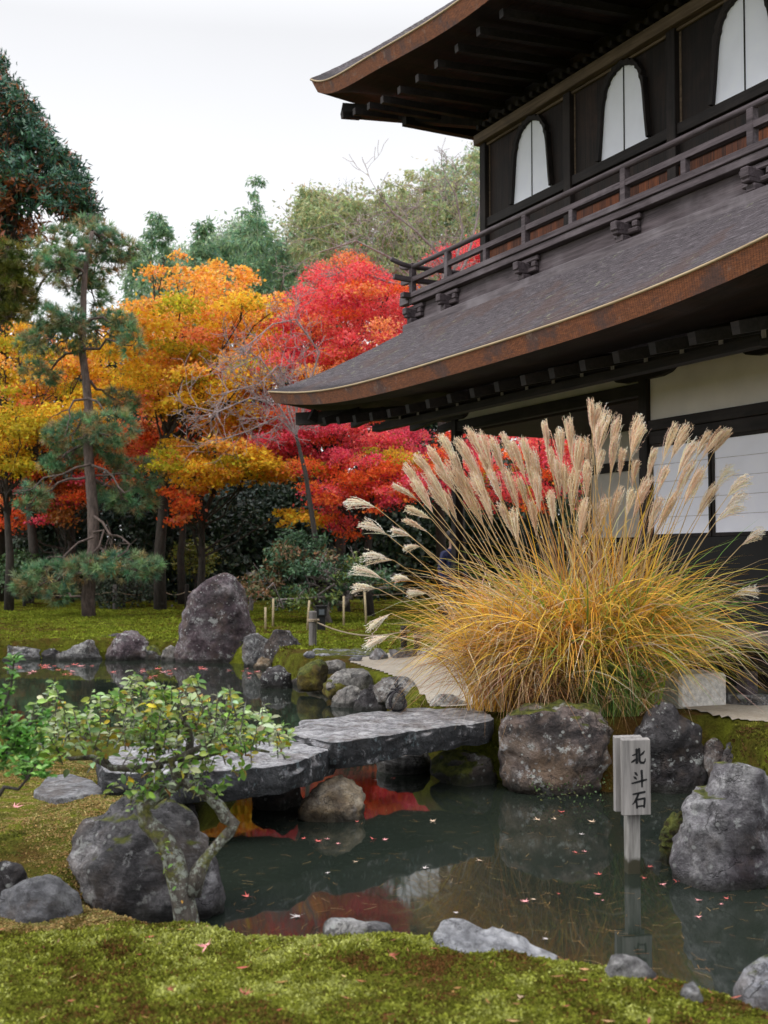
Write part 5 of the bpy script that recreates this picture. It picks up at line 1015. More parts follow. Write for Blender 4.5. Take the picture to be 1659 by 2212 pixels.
ST = [[(852,382,11),(853,420,9),(853,468,12)], [(824,420,5),(838,415,7),(852,411,5)], [(817,462,5),(832,452,9),(853,440,6)], [(905,393,4),(893,408,9),(870,424,5)], [(868,378,10),(870,420,9),(871,452,10),(880,465,10),(898,466,9),(907,456,7),(909,438,3)],
      [(838,522,4),(846,530,10),(856,543,5)], [(831,549,4),(840,555,10),(851,565,5)], [(818,590,6),(850,583,8),(890,574,9),(918,568,7)], [(884,512,10),(886,560,9),(886,614,7)],
      [(824,656,6),(860,651,9),(906,643,9)], [(864,652,8),(850,680,9),(836,704,7),(820,718,3)], [(846,688,8),(849,712,8),(852,742,8)], [(846,690,7),(875,686,8),(903,682,9),(901,710,9),(898,738,8)], [(850,732,7),(875,729,7),(899,727,7)]]
mb = MB()
def sgn(x, y): return np.array((-.076+(x-758)/(945-758)*.160, 0, zt-.01-(y-327)/(785-327)*(zt-.01-zb_)))
for st in ST:
    P = np.array([sgn(x, y) for x, y, _ in st]); Wd = np.array([w for *_, w in st])*.160/187*1.4
    tq = np.linspace(0, len(P)-1, (len(P)-1)*4+1); P = np.stack([np.interp(tq, range(len(P)), P[:, i]) for i in range(3)], 1); Wd = np.interp(tq, range(len(Wd)), Wd)
    d = norm(np.gradient(P, axis=0)); nrm = np.stack([-d[:, 2], 0*d[:, 0], d[:, 0]], 1); n = len(P)
    L_, R_ = P+nrm*Wd[:, None]*.56, P-nrm*Wd[:, None]*.56; b0_ = len(mb.v)
    e0, e1 = P[0]-d[0]*Wd[0]*.4, P[-1]+d[-1]*Wd[-1]*.3
    mb.add([(*q[[0]], -.0472, q[2]) for q in L_]+[(*q[[0]], -.0472, q[2]) for q in R_]+[(e0[0], -.0472, e0[2]), (e1[0], -.0472, e1[2])], [(i, i+1, n+i+1, n+i) for i in range(n-1)]+[(0, n, 2*n), (n-1, 2*n+1, 2*n-1)])
mb.build('lettering', mat_flat('black_ink', (.006, .006, .007), .6, .3, .2), bd)

# ------------------------------------------------------------------ stone tied with black rope on the bridge
q = gz(857, 1534, .5); ts = thing('tied_stone', 'small round stone bound crosswise with black rope and a knot, resting on the bridge slab', 'stone', (q[0], q[1], .50))
W_, D_, F_ = inflate(smooth_outline([(-.085,.01),(-.088,.06),(-.062,.115),(-.02,.145),(.02,.145),(.065,.11),(.09,.055),(.08,.008),(.0,-.004)]), 0, .082, 4, .2, .9); W_ = roughen(W_, D_, .17, .03, 2, .3)
link('stone', npmesh('stone', W_, F_), mat_rock('tied_stone', (.05, .05, .052), (.21, .205, .20), (.40, .39, .38), lichen=.1, stain=.5, scale=7, wet=False), ts, smooth=True)
ROPE = mat_flat('black_rope', (.03, .028, .032), .8, .2, .7, 90)
mb = MB()
def loop(ang, sx, n=26):
    P = []
    for i in range(n+1):
        a = 2*PI*i/n; x = math.cos(a)*sx; z = .072+math.sin(a)*.078; P.append((x*math.cos(ang), x*math.sin(ang), z))
    return P
for ang, of in ((.9, 0), (.9, .012), (-.75, 0), (-.75, .012)): mb.tube([(x+of*math.sin(ang), y-of*math.cos(ang), z) for x, y, z in loop(ang, .094)], .0062, 6, cap=False)
mb.tube([(0, -.004, .145), (.004, -.004, .158), (.012, 0, .166), (0, .004, .172), (-.012, 0, .166), (-.004, -.004, .155)], .011, 6)
for e in ((.035, -.01, .205), (-.02, .0, .21), (.012, .012, .225), (.05, -.02, .18), (-.045, -.01, .17)): mb.tube([(0, 0, .155), (e[0]*.4, e[1]*.4, .155+(e[2]-.155)*.8), e], .0058, 6)
mb.build('rope', ROPE, ts, smooth=True)

# ------------------------------------------------------------------ near lichen-covered shrub
DEP = 5.22
def S(x, y, dy=0): return gy(.3554*x, 1425.7+.3554*y, DEP+dy)
ft = S(1140, 1650); sh = thing('lichen_shrub', 'crooked lichen-covered shrub with loose green and yellow leaves on the near bank', 'shrub', tuple(ft))
mb = MB(); o = ft
mb.tube(np.array([S(1140,1690), S(1140,1610), S(1118,1480), S(1085,1330), S(1050,1200), S(985,1075), S(890,980), S(872,900), S(950,835), S(1060,762), S(1105,720)])-o, [.062,.056,.053,.052,.050,.044,.038,.033,.028,.026,.025], 10)
mb.tube(np.array([S(1165,1420), S(1210,1280), S(1255,1205), S(1325,1120), S(1400,1040), S(1425,1000), S(1375,960), S(1335,890), S(1275,835), S(1190,785), S(1105,722)])-o, [.045,.036,.026,.024,.026,.028,.030,.028,.024,.022,.022], 10)
mb.tube(np.array([S(1100,728), S(1145,610,.05), S(1160,470,.05), S(1115,350,.02), S(1080,270)])-o, [.024,.019,.018,.014,.008], 8)
mb.tube(np.array([S(1080,745), S(1040,610), S(1160,560), S(1270,515), S(1330,470)])-o, [.020,.018,.016,.013,.007], 8)
mb.tube(np.array([S(960,830), S(880,700,.05), S(940,640,.1), S(1080,590,.1)])-o, [.014,.014,.012,.010], 7)
mb.tube(np.array([S(1095,700), S(1095,560,.02), S(1080,430), S(1100,330)])-o, [.012,.010,.009,.006], 6)
mb.tube(np.array([S(980,570,.05), S(940,490), S(960,400), S(930,300)])-o, [.013,.010,.008,.005], 6)
mb.tube(np.array([S(985,640,.05), S(830,660,.1), S(680,655,.15), S(560,590,.2), S(430,600,.25), S(300,540,.25), S(180,470,.3)])-o, [.017,.016,.016,.014,.010,.008,.005], 7)
mb.tube(np.array([S(680,655,.15), S(610,560,.15), S(520,480,.2), S(440,400,.2)])-o, [.010,.009,.007,.004], 6)
mb.tube(np.array([S(1110,620,.1), S(1290,570,.15), S(1450,530,.2), S(1560,545,.2), S(1640,560,.2)])-o, [.016,.013,.011,.009,.005], 7)
for p in ((830,800),(800,760)): mb.tube(np.array([S(890,880), S(840,840), S(p[0], p[1])])-o, [.012,.009,.004], 6)
P, A, C, LS = [], [], [], []
PALN = [(.16,.30,.05), (.24,.38,.06), (.32,.42,.10), (.11,.22,.05)]; PALS = [(.36,.44,.22), (.44,.50,.30), (.26,.36,.13)]; PALY = [(.60,.48,.03), (.38,.33,.04), (.40,.22,.05)]
poly = [(60,480),(150,420),(280,280),(330,200),(470,260),(560,210),(700,180),(830,110),(930,130),(1000,190),(1130,120),(1200,180),(1350,170),(1500,230),(1600,300),(1760,420),(1780,500),(1620,530),(1450,510),(1300,520),(1180,480),(1000,540),(860,480),(720,460),(600,440),(420,540),(300,560),(150,540)]
for x, y in poly_sample(poly, 250):
    c = S(x, y, RNG.uniform(-.15, .35)); up = norm(np.array((RNG.normal()*.35, RNG.normal()*.35, 1))); L = RNG.uniform(.04, .17)*(1 if y < 350 else .7); root = c-up*L; mb.tube([tuple(root-o), tuple(c-up*L*.4-o), tuple(c-o)], [.0035, .0028, .0014], 5, cap=False)
    big = RNG.uniform() < .22; n = RNG.integers(5, 10); pal = PALS if RNG.uniform() < .42 else (PALN if RNG.uniform() < .9 else PALY); az = RNG.uniform(0, 6.28)
    for i in range(n):
        f = i/n; az += 2.4; d = np.array((math.cos(az), math.sin(az), RNG.uniform(-.1, .55))); P.append(root+up*L*(.15+.9*f)-o); A.append(d); C.append(cols(pal if RNG.uniform() < .93 else PALY, 1, .2)[0]); LS.append(RNG.uniform(.026, .05)*(1.6 if big and i % 2 else 1))
for x, y in list(poly_sample([(420,520),(800,440),(1250,480),(1330,600),(1150,740),(820,800),(700,640)], 38))+[(330,130),(345,150),(820,60),(835,75),(1140,75),(1180,95),(1410,150),(1390,170),(1590,255),(560,175),(1030,130),(700,170),(940,95),(250,240),(1500,240)]*2:
    c = S(x+RNG.normal()*15, y, RNG.uniform(-.12, .25)); up = norm(np.array((RNG.normal()*.5, RNG.normal()*.4, 1))); L = RNG.uniform(.08, .19); root = c-up*L; mb.tube([tuple(root-o), tuple(c-up*L*.4-o), tuple(c-o)], [.003, .0025, .0012], 5, cap=False); az = RNG.uniform(0, 6.28)
    for i in range(RNG.integers(5, 10)):
        az += 2.4; P.append(root+up*L*(.25+.09*i)-o); A.append(np.array((math.cos(az), math.sin(az), RNG.uniform(-.4, .4)))); C.append(cols(PALN if RNG.uniform() < .6 else PALS, 1, .22)[0]); LS.append(RNG.uniform(.026, .055))
for x, y, n in ((1010,625,4),(1120,690,4),(1010,750,3),(890,790,8),(830,760,7),(760,740,5),(930,400,6),(1060,330,6),(960,300,5),(890,380,5),(1300,545,7),(1370,560,4),(1440,640,8),(1460,720,6),(1330,770,7),(1270,800,5),(1240,700,4),(1030,1180,4),(1020,1250,4),(1000,1160,4),(1030,1330,3),(1045,1420,2),(640,560,6),(520,500,6),(430,620,6),(860,560,5),(470,350,6)):
    for _ in range(n):
        P.append(S(x+RNG.normal()*28, y+RNG.normal()*28, RNG.uniform(-.14, .02))-o); A.append(RNG.normal(size=3)+np.array((0, -.1, -.1))); C.append(cols(PALN if RNG.uniform() < .84 else PALY, 1, .22)[0]); LS.append(RNG.uniform(.028, .062) if y < 850 else RNG.uniform(.02, .03))
link('trunk', mb.mesh('trunk'), M['lichenbark'], sh, smooth=True)
def ovals(name, P, A, C, LS, mat, parent, wr=.52, up=.75):
    P, A, C, LS = map(np.array, (P, A, C, LS)); n = len(P); A = norm(A); N = norm(RNG.normal(size=(n, 3))*.45+np.array((0, -.25, up))); B = norm(np.cross(A, N)); N2 = np.cross(B, A); L = LS[:, None]; V = []
    for f, w, z in ((0, 0, 0), (.22, .36, .05), (.5, .5, .09), (.78, .33, .05), (1, 0, -.08)): V += ([P+A*L*f+N2*L*z] if w == 0 else [P+A*L*f+B*L*w*wr*2*.5+N2*L*(z+.04), P+A*L*f+N2*L*(z-.05), P+A*L*f-B*L*w*wr*2*.5+N2*L*(z+.04)])
    V = np.stack(V, 1).reshape(-1, 3); b = (np.arange(n)*11)[:, None]; q = np.array([(0,2,1,1),(0,3,2,2),(1,2,5,4),(2,3,6,5),(4,5,8,7),(5,6,9,8),(7,8,10,10),(8,9,10,10)])
    quads = (b[:, None]+q[2:6][None]).reshape(-1, 4); tr = np.array([(0,2,1),(0,3,2),(7,8,10),(8,9,10)]); tris = (b[:, None]+tr[None]).reshape(-1, 3); tq = np.concatenate([quads[:, [0,1,2]], quads[:, [0,2,3]], tris])
    return link(name, npmesh(name, V, tq, np.repeat(C, 11, 0)), mat, parent, smooth=True)
ovals('leaves', P, A, C, LS, M['nearleaf'], sh)

# azalea branch at the left edge
ft = gy(-30, 1760, 4.55); az_ = thing('azalea_bush', 'bright green azalea branches entering at the left edge in front of the pond', 'bush', tuple(ft)); mb = MB(); P, A, C, LS = [], [], [], []
AZG = [(.11,.28,.05), (.16,.36,.07), (.22,.42,.10), (.08,.20,.04)]
def az_b(pts, whorls):
    Q = np.array([gy(x, y, 4.55+dy) for x, y, dy in pts])-ft; mb.tube(Q, taper(.011, .003, len(Q)), 6, cap=False)
    for (x, y, dy) in whorls:
        c = gy(x, y, 4.55+dy)-ft
        mb.tube([tuple(Q[np.argmin(np.linalg.norm(Q-c, axis=1))]), tuple(c)], [.004, .002], 5, cap=False)
        for i in range(15):
            a_ = i*2.4; e = RNG.uniform(-.1, .9); P.append(c+RNG.normal(size=3)*.008-np.array((0, 0, .03*(i/15)))); A.append((math.cos(a_), math.sin(a_), e)); C.append(cols(AZG, 1, .2)[0]); LS.append(RNG.uniform(.028, .046))
az_b([(-30,1760,0),(10,1700,0),(40,1705,0),(62,1680,0),(75,1650,0)], [(75,1645,0),(55,1650,.05),(95,1650,0),(40,1640,0),(85,1665,-.05),(100,1668,0),(60,1668,.05),(30,1660,0)])
az_b([(-30,1760,0),(-20,1650,.1),(0,1560,.1),(25,1480,.1),(32,1415,.1)], [(32,1420,.1),(28,1450,.1),(20,1485,.1),(5,1520,.1),(15,1545,.1),(-5,1500,.1),(30,1560,.1),(50,1565,.15),(10,1580,.1),(-10,1560,.1)])
az_b([(-20,1650,.1),(30,1600,.1),(70,1560,.15),(95,1530,.15)], [(70,1565,.15),(90,1560,.15),(100,1535,.15),(45,1590,.1),(60,1600,.1),(20,1610,.1),(85,1590,.15),(35,1625,.1),(0,1620,.1),(-10,1640,.1),(10,1650,.1)])
for _ in range(26):
    x, y = RNG.uniform(-40, 70), RNG.uniform(1545, 1665); az_b([(x-8, y+25, .15), (x, y, .15)], [(x, y, RNG.uniform(.05, .3))])
link('branches', mb.mesh('branches'), M['bark'], az_, smooth=True); ovals('leaves', P, A, C, LS, M['nearleaf'], az_, .42)

# ------------------------------------------------------------------ moss and small ground cover
def tufts(name, label, Q, pal, hgt, wid, nb, mat=M['mosstuft'], patch=2.2, lean=.8, cat='moss'):
    z = ground_z(Q); f = lumps(Q, patch)*.7+lumps(Q[:, ::-1], patch*3.1)*.7+lumps(Q, patch*9)*.8+RNG.normal(size=len(Q))*.16; pal = np.array(pal); i = np.clip(((f+.42)/.84*len(pal)).astype(int), 0, len(pal)-1); c = pal[i]*(1+RNG.normal(size=(len(Q), 1))*.2)
    hs = hgt*(.7+.9*np.clip(lumps(Q, patch*2.3)+.3, 0, 1))*RNG.uniform(.6, 1.3, len(Q)); n = len(Q)*nb; P = np.repeat(np.concatenate([Q, z[:, None]-.004], 1), nb, 0); P[:, :2] += RNG.normal(size=(n, 2))*wid*.35
    a = norm(RNG.normal(size=(n, 3))*np.array((lean, lean, .3))+np.array((0, 0, 1))); H = np.repeat(hs, nb)[:, None]*RNG.uniform(.6, 1.2, (n, 1)); B = norm(np.cross(a, rdir(n)))*wid*.22; C = np.repeat(c, nb, 0)*RNG.uniform(.75, 1.25, (n, 1))
    V = np.stack([P-B, P+B, P+a*H+B*.5, P+a*H-B*.5], 1).reshape(-1, 3); o_ = link(name, npmesh(name, V, np.arange(4*n).reshape(n, 4), np.clip(np.repeat(C, 4, 0), .004, .9)), mat); return tag(o_, label, cat, kind='stuff')
MOSSP = [(.13,.06,.02), (.10,.075,.015), (.095,.095,.013), (.13,.145,.017), (.17,.19,.022), (.22,.235,.032), (.29,.31,.06), (.36,.38,.11)]
Q = np.stack([RNG.uniform(-2.3, 2.7, 150000), RNG.uniform(2.7, 5.9, 150000)], 1); Q = Q[(np.abs(Q[:, 0]) < Q[:, 1]*.36+.15)]; dd = polydist(Q, POND_A)*np.where(inside(Q, POND_A), -1, 1); Q = Q[(dd > .0) & ~((Q[:, 0] < -.62) & (Q[:, 1] > 4.92+.1*np.sin(Q[:, 0]*5)))][:74000]
tufts('near_moss', 'thick yellow-green moss carpet in the foreground', Q, MOSSP, .015, .024, 6, lean=1.5)
BRM = [(.09,.10,.02), (.15,.14,.03), (.24,.17,.06), (.32,.20,.08), (.36,.25,.10), (.38,.30,.13), (.30,.28,.09), (.17,.16,.04)]
Q = np.stack([RNG.uniform(-4.2, -.7, 130000), RNG.uniform(4.85, 8.2, 130000)], 1); dd = polydist(Q, POND_A)*np.where(inside(Q, POND_A), -1, 1); Q = Q[(dd > -.02) & (Q[:, 0] > -Q[:, 1]*.36-.2)][:48000]
tufts('brown_moss', 'thin brownish moss around the flat stepping stone at the left', Q, BRM, .009, .026, 4, lean=1.4)
Q = np.stack([RNG.uniform(-11, 4, 80000), RNG.uniform(17.5, 33, 80000)], 1); dd = polydist(Q, POND_A)*np.where(inside(Q, POND_A), -1, 1); Q = Q[(dd > .0) & ~inside(Q, SAND_A) & (np.abs(Q[:, 0]+2) < Q[:, 1]*.4)][:42000]
tufts('lawn_moss', 'sunlit moss lawn across the pond', Q, [(.11,.08,.02), (.13,.12,.014), (.15,.17,.016), (.17,.21,.02), (.22,.26,.03), (.15,.19,.02)], .035, .07, 4, patch=.9)
E = np.concatenate([np.array([gz(RNG.uniform(a, b), RNG.uniform(c, d), e)[:2] for _ in range(n)]) for a, b, c, d, e, n in ((1500,1700,1562,1605,  .5,700), (640,705,1425,1470,.3,700), (700,790,1463,1490,.32,700), (1010,1110,1550,1600,.45,450), (860,990,1500,1530,.4,300), (560,640,1395,1420,.35,250))])
dd = polydist(E, POND_A)*np.where(inside(E, POND_A), -1, 1); E = E[dd > -.06]
tufts('edge_moss', 'dark olive moss fringe along the sand and bank stones', E, [(.10,.06,.02), (.09,.09,.015), (.14,.14,.02), (.20,.20,.03)],   .020, .022, 6)
Q = np.array([gz(RNG.uniform(1150, 1330), RNG.uniform(1665, 1722), .05+.12*RNG.uniform())[:2] for _ in range(260)]) ; zz = RNG.uniform(.02, .16, len(Q)); Pp = np.concatenate([Q+np.array((0, .16)), zz[:, None]], 1)
tag(link('small_weeds', leafmesh('small_weeds', Pp, RNG.normal(size=(260, 3))+np.array((0, -.6, .4)), rdir(260)+np.array((0, -.6, .6)), .022, .014, cols([(.05,.10,.03), (.08,.13,.04), (.10,.11,.04)], 260), .1), M['nearleaf']), 'tiny green weeds clinging to the foot of the mottled boulder', 'weeds', kind='stuff')
# pebbles at the lawn corner
mb = MB(); U, Fi = ico(2); VV, FF = [], []
Qp = np.array([gz(518.4+.3516*RNG.uniform(470, 800), 1036.9+.3516*RNG.uniform(1052, 1092), .34) for _ in range(240)])
for i, p in enumerate(Qp): VV.append(U*RNG.uniform(.03, .06)*np.array((1.3, 1, .6))+p+np.array((0, 0, .02))); FF.append(Fi+i*len(U))
tag(link('pebbles', npmesh('pebbles', np.concatenate(VV), np.concatenate(FF)), BLUE, smooth=True), 'strip of loose blue-grey pebbles below the lawn edge', 'pebbles', kind='stuff')

# ------------------------------------------------------------------ fallen leaves and needles on the pond
def mleaf(name, r, curl):
    vs = [(0, 0, 0)]; pts = []
    for i, (a, l) in enumerate(((90, 1), (45, .93), (135, .93), (0, .72), (180, .72), (-38, .42), (218, .42))): pts.append((a, l))
    pts.sort(); ring = []
    for i, (a, l) in enumerate(pts):
        b_ = pts[(i+1) % len(pts)][0] + (360 if i == len(pts)-1 else 0); ring += [(a-9, l*.55), (a, l), (a+9, l*.55), ((a+b_)/2, .26)]
    for a, l in ring: vs.append((math.cos(math.radians(a))*l*r, math.sin(math.radians(a))*l*r, curl*l*l*r*(.6+.6*math.sin(a*.05))))
    n = len(ring); fs = [(0, 1+i, 1+(i+1) % n) for i in range(n)]; b0_ = len(vs); vs += [(-.02*r, 0, 0), (.02*r, 0, 0), (.03*r, -.9*r, .03*r), (0, -.9*r, .03*r)]; fs.append((b0_, b0_+1, b0_+2, b0_+3))
    me = bpy.data.meshes.new(name); me.from_pydata(vs, [], fs); return me
LM = {'red': mat_flat('red_leaf', (.62, .13, .11), .5, .4, .3, 30), 'pink': mat_flat('pink_leaf', (.70, .30, .30), .5, .4, .25, 30), 'tan': mat_flat('tan_leaf', (.62, .45, .32), .6, .3, .3, 30), 'pale': mat_flat('pale_leaf', (.50, .45, .44), .6, .3, .2, 30), 'brown': mat_flat('brown_leaf', (.32, .10, .06), .6, .3, .3, 30)}
def c9_(x, y): return (518.4+.3516*x, 1555+.3516*y)
def c8_(x, y): return (1075.8+.3516*x, 1490.6+.3516*y)
FL = [(*c9_(395,728),'red',.03),(*c9_(480,745),'red',.04),(*c9_(540,732),'pink',.034),(*c9_(600,760),'pink',.03),(*c9_(825,732),'red',.036),(*c9_(890,735),'pink',.034),(*c9_(1185,622),'tan',.04),(*c9_(830,368),'pale',.03),(*c9_(940,358),'red',.034),(*c9_(540,938),'pale',.03),(*c9_(45,1083),'red',.04),(*c9_(355,1205),'pale',.052),(*c9_(1135,910),'pale',.04),(*c9_(1480,865),'tan',.038),(*c9_(1170,1365),'pink',.048),(*c9_(610,1302),'tan',.028),(*c9_(715,870),'tan',.028),(*c9_(720,625),'red',.024),(*c9_(1330,1185),'pale',.026),
      (*c8_(390,748),'red',.045),(*c8_(250,797),'tan',.055),(*c8_(350,792),'tan',.035),(*c8_(580,808),'tan',.045),(*c8_(510,885),'pale',.04),(*c8_(480,998),'red',.034),(*c8_(538,992),'pink',.034),(*c8_(625,1132),'red',.042),(*c8_(930,1085),'red',.036),(*c8_(905,1155),'red',.026),(*c8_(1005,1193),'pink',.036),(*c8_(1100,1170),'red',.036),(*c8_(620,1252),'pink',.038),(*c8_(170,1298),'pink',.042),(*c8_(225,1285),'tan',.03),(*c8_(1240,1290),'pink',.034),(*c8_(1405,1280),'red',.024),(*c8_(1370,1315),'pink',.022),(*c8_(1230,1392),'pink',.030),(*c8_(300,1528),'pale',.030),(*c8_(375,1250),'red',.02),(*c8_(648,1290),'pink',.016)]
WORD = {'red': ('red maple leaf floating flat on the dark water among needles', 'red leaves floating on the pond'), 'pink': ('faded pink maple leaf floating on the dark water', 'pink leaves floating on the pond'), 'tan': ('curled tan maple leaf floating on the dark water', 'tan leaves floating on the pond'), 'pale': ('whitish upturned leaf floating on the dark water', 'pale leaves floating on the pond')}
for x, y, c_, r_ in FL:
    q = gz(x, y, .004); me = mleaf('maple_leaf', r_*.82, RNG.uniform(.15, .5)); me.materials.append(LM[c_]); o_ = bpy.data.objects.new('maple_leaf', me); COL.objects.link(o_); o_.location = q; o_.rotation_euler = (RNG.normal()*.06, RNG.normal()*.06, RNG.uniform(0, 6.28)); tag(o_, WORD[c_][0], 'leaf', WORD[c_][1])
for i in range(46):
    x, y = RNG.uniform(0, 560), 1432+abs(RNG.normal())*28
    if y > 1500: continue
    q = gz(x, y, .004); me = mleaf('maple_leaf', RNG.uniform(.05, .10), .25); me.materials.append(LM['red' if i % 3 else 'pink']); o_ = bpy.data.objects.new('maple_leaf', me); COL.objects.link(o_); o_.location = q; o_.rotation_euler = (0, 0, RNG.uniform(0, 6.28)); tag(o_, 'small reddish leaf floating on the far part of the pond', 'leaf', 'leaves floating on the far water')
for x, y, c_, r_, z, lb_ in ((*cl([(90,950)])[0],'pink',.045,.0,'upturned mauve leaf lying on the brown moss at the left'), (*cl([(675,755)])[0],'brown',.05,.0,'curled rust-brown maple leaf beside the flat stepping stone'), (*c9_(935,1465),'brown',.030,.0,'dark pink leaf lying on the near moss below the pond edge'), (*c9_(30,1675),'brown',.03,.0,'red-brown leaf lying on the near moss toward the left'), (*c8_(150,1900),'tan',.02,0,'small tan leaf lying on the near moss'), (*cl([(1030,1975)])[0],'brown',.024,.0,'brown leaf lying in the middle of the near moss'), (*cl([(1480,2020)])[0],'brown',.03,.0,'dull pink leaf half sunk in the near moss'), (*cl([(1260,1630)])[0],'pink',.04,.0,'pink leaf caught at the foot of the lichen shrub')):
    q = gz(x, y, .26); q[2] = ground_z(q[None, :2])[0]+.03; me = mleaf('maple_leaf', r_, .9); me.materials.append(LM[c_]); o_ = bpy.data.objects.new('maple_leaf', me); COL.objects.link(o_); o_.location = q; o_.rotation_euler = (-.5, .2, RNG.uniform(0, 6)); tag(o_, lb_, 'leaf')
n = 420; P = np.array([gz(RNG.uniform(430, 1659), 1720+RNG.uniform(0, 1)**.9*400, .003) for _ in range(n)]); P = P[inside(P[:, :2], POND_A)]; n = len(P); a = RNG.normal(0, .9, n); A = np.stack([np.cos(a), np.sin(a), 0*a], 1); L_ = RNG.uniform(.03, .085, n)
B = np.stack([-A[:, 1], A[:, 0], 0*a], 1)*.0009; A2 = A+np.stack([-A[:, 1], A[:, 0], 0*a], 1)*RNG.normal(0, .25, (n, 1)); V = np.stack([P-B, P+B, P+A*L_[:, None]*.5+B, P+A*L_[:, None]*.5-B, P+A*L_[:, None]*.5+A2*L_[:, None]*.5+B, P+A*L_[:, None]*.5+A2*L_[:, None]*.5-B], 1).reshape(-1, 3); b_ = np.arange(n)*6
F = np.concatenate([np.stack([b_, b_+1, b_+2, b_+3], 1), np.stack([b_+3, b_+2, b_+4, b_+5], 1)]); tag(link('pine_needles', npmesh('pine_needles', V, F, np.repeat(cols([(.30,.17,.06), (.20,.11,.045), (.38,.25,.12)], n), 6, 0)), M['mosstuft']), 'brown pine needles scattered over the near water', 'pine needles', kind='stuff')

n = 260; Q = np.stack([RNG.uniform(-1.9, 2.0, n), RNG.uniform(3.0, 5.0, n)], 1); dd = polydist(Q, POND_A)*np.where(inside(Q, POND_A), -1, 1); Q = Q[dd > .05]; n = len(Q); P = np.concatenate([Q, ground_z(Q)[:, None]+RNG.uniform(.008, .02, (n, 1))], 1); a = RNG.uniform(0, 6.28, n)
tag(link('moss_litter', leafmesh('moss_litter', P, np.stack([np.cos(a), np.sin(a), RNG.normal(0, .15, n)], 1), np.array((0, -.3, 1.0))+rdir(n)*.4, RNG.uniform(.02, .06, n), RNG.uniform(.0025, .012, n), cols([(.30,.16,.06), (.22,.10,.05), (.42,.28,.14), (.36,.10,.08)], n), .05), M['mosstuft']), 'fallen needles and leaf scraps lying on the near moss', 'leaf litter', kind='stuff')
# ------------------------------------------------------------------ rope fences, lantern, visitor
W_POST = mat_wood('fence_post', (.10, .09, .085), (.24, .22, .21)); W_POSTD = mat_flat('dark_post', (.022, .018, .016)); W_ROPE = mat_flat('straw_rope', (.36, .29, .21), .9, .1, .3, 80)
def post(label, x, y0, y1, r, mat, z=.38, group=None, knot=True, name='rope_post'):
    p = gz(x, y1, z); h = gy(x, y0, p[1])[2]-p[2]; t = thing(name, label, 'fence post', tuple(p), group=group); mb = MB(); mb.tube([(0, 0, -.2), (0, 0, h*.97), (0, 0, h)], [r, r, r*.85], 12); link('post', mb.mesh('post'), mat, t, smooth=False)
    if knot:
        mb = MB()
        for dz in (-.012, .012): mb.tube([(math.cos(a)*(r+.008), math.sin(a)*(r+.008), h*.72+dz) for a in np.linspace(0, 2*PI, 15)], .011, 5, cap=False)
        mb.tube([(r, -.02, h*.72), (r+.04, -.03, h*.74)], .02, 6); link('rope_binding', mb.mesh('rope_binding'), W_ROPE, t, smooth=True)
    return p+np.array((0, 0, h*.72))
def rope(label, a, b, sag, r=.009, mat=None):
    t = np.linspace(0, 1, 14); a, b = np.array(a), np.array(b); P = a+(b-a)*t[:, None]; P[:, 2] -= sag*4*t*(1-t); mb = MB(); mb.tube(P-a, r, 6); o_ = link('rope', mb.mesh('rope'), mat or W_ROPE, None, loc=a, smooth=True); tag(o_, label, 'rope')
p1 = post('grey rope post on the lawn edge with a knotted rope', 676, 1320, 1391, .062, W_POST)
p2 = post('dark rope post half hidden by the left tip of the tall grass', 873, 1352, 1395, .05, W_POSTD); p3 = post('dark rope post deeper inside the tall grass', 902, 1364, 1402, .05, W_POSTD)
rope('straw rope sagging from the grey post toward the tall grass', p1, p2, .14, .012)
fp = [post(l, x, y0, y1, .055, W_POSTD if d else W_POST, .42, None, False) for l, x, y0, y1, d in (('greyish fence post right of the pine trunk', 248, 1263, 1316, 0), ('black fence post in the shade behind the golden trunk', 353, 1264, 1311, 1), ('black fence post just left of the standing stone', 404, 1262, 1315, 1), ('brown fence post right of the standing stone', 543, 1266, 1321, 0))]
far = gz(930, 1315, .45)+np.array((0, 0, .45)); lf = gz(60, 1312, .42)+np.array((0, 0, .4))
for l, a, b in (('upper rope of the shaded fence at the left', lf, fp[0]), ('rope between the pine and the golden trunk', fp[0], fp[1]), ('short rope between the two black posts', fp[1], fp[2]), ('rope passing behind the standing stone', fp[2], fp[3]), ('long reddish rope running right behind the propped shrub', fp[3], far)): rope(l, a, b, .10, .012)
p = gz(694, 1357, .40); lt = thing('garden_lantern', 'black box-shaped garden lamp with a small glass window behind the grey post', 'lamp', tuple(p), .15); h = gy(694, 1309, p[1])[2]-p[2]
BLK = mat_flat('black_metal', (.010, .010, .011), .5, .4); mb = MB(); mb.box(-.075, .075, -.075, .075, -.05, h*.55); mb.build('stand', BLK, lt, bevel=.006); mb = MB(); mb.box(-.098, .098, -.09, .09, h*.55, h-.012); mb.build('housing', BLK, lt, bevel=.006); mb = MB(); mb.box(-.115, .115, -.105, .105, h-.012, h+.01); mb.build('lid', BLK, lt, bevel=.004)
mb = MB(); mb.box(-.048, .052, -.094, -.0905, h*.62, h*.86); mb.build('glass', mat_flat('lamp_glass', (.10, .12, .14), .12, .6), lt)
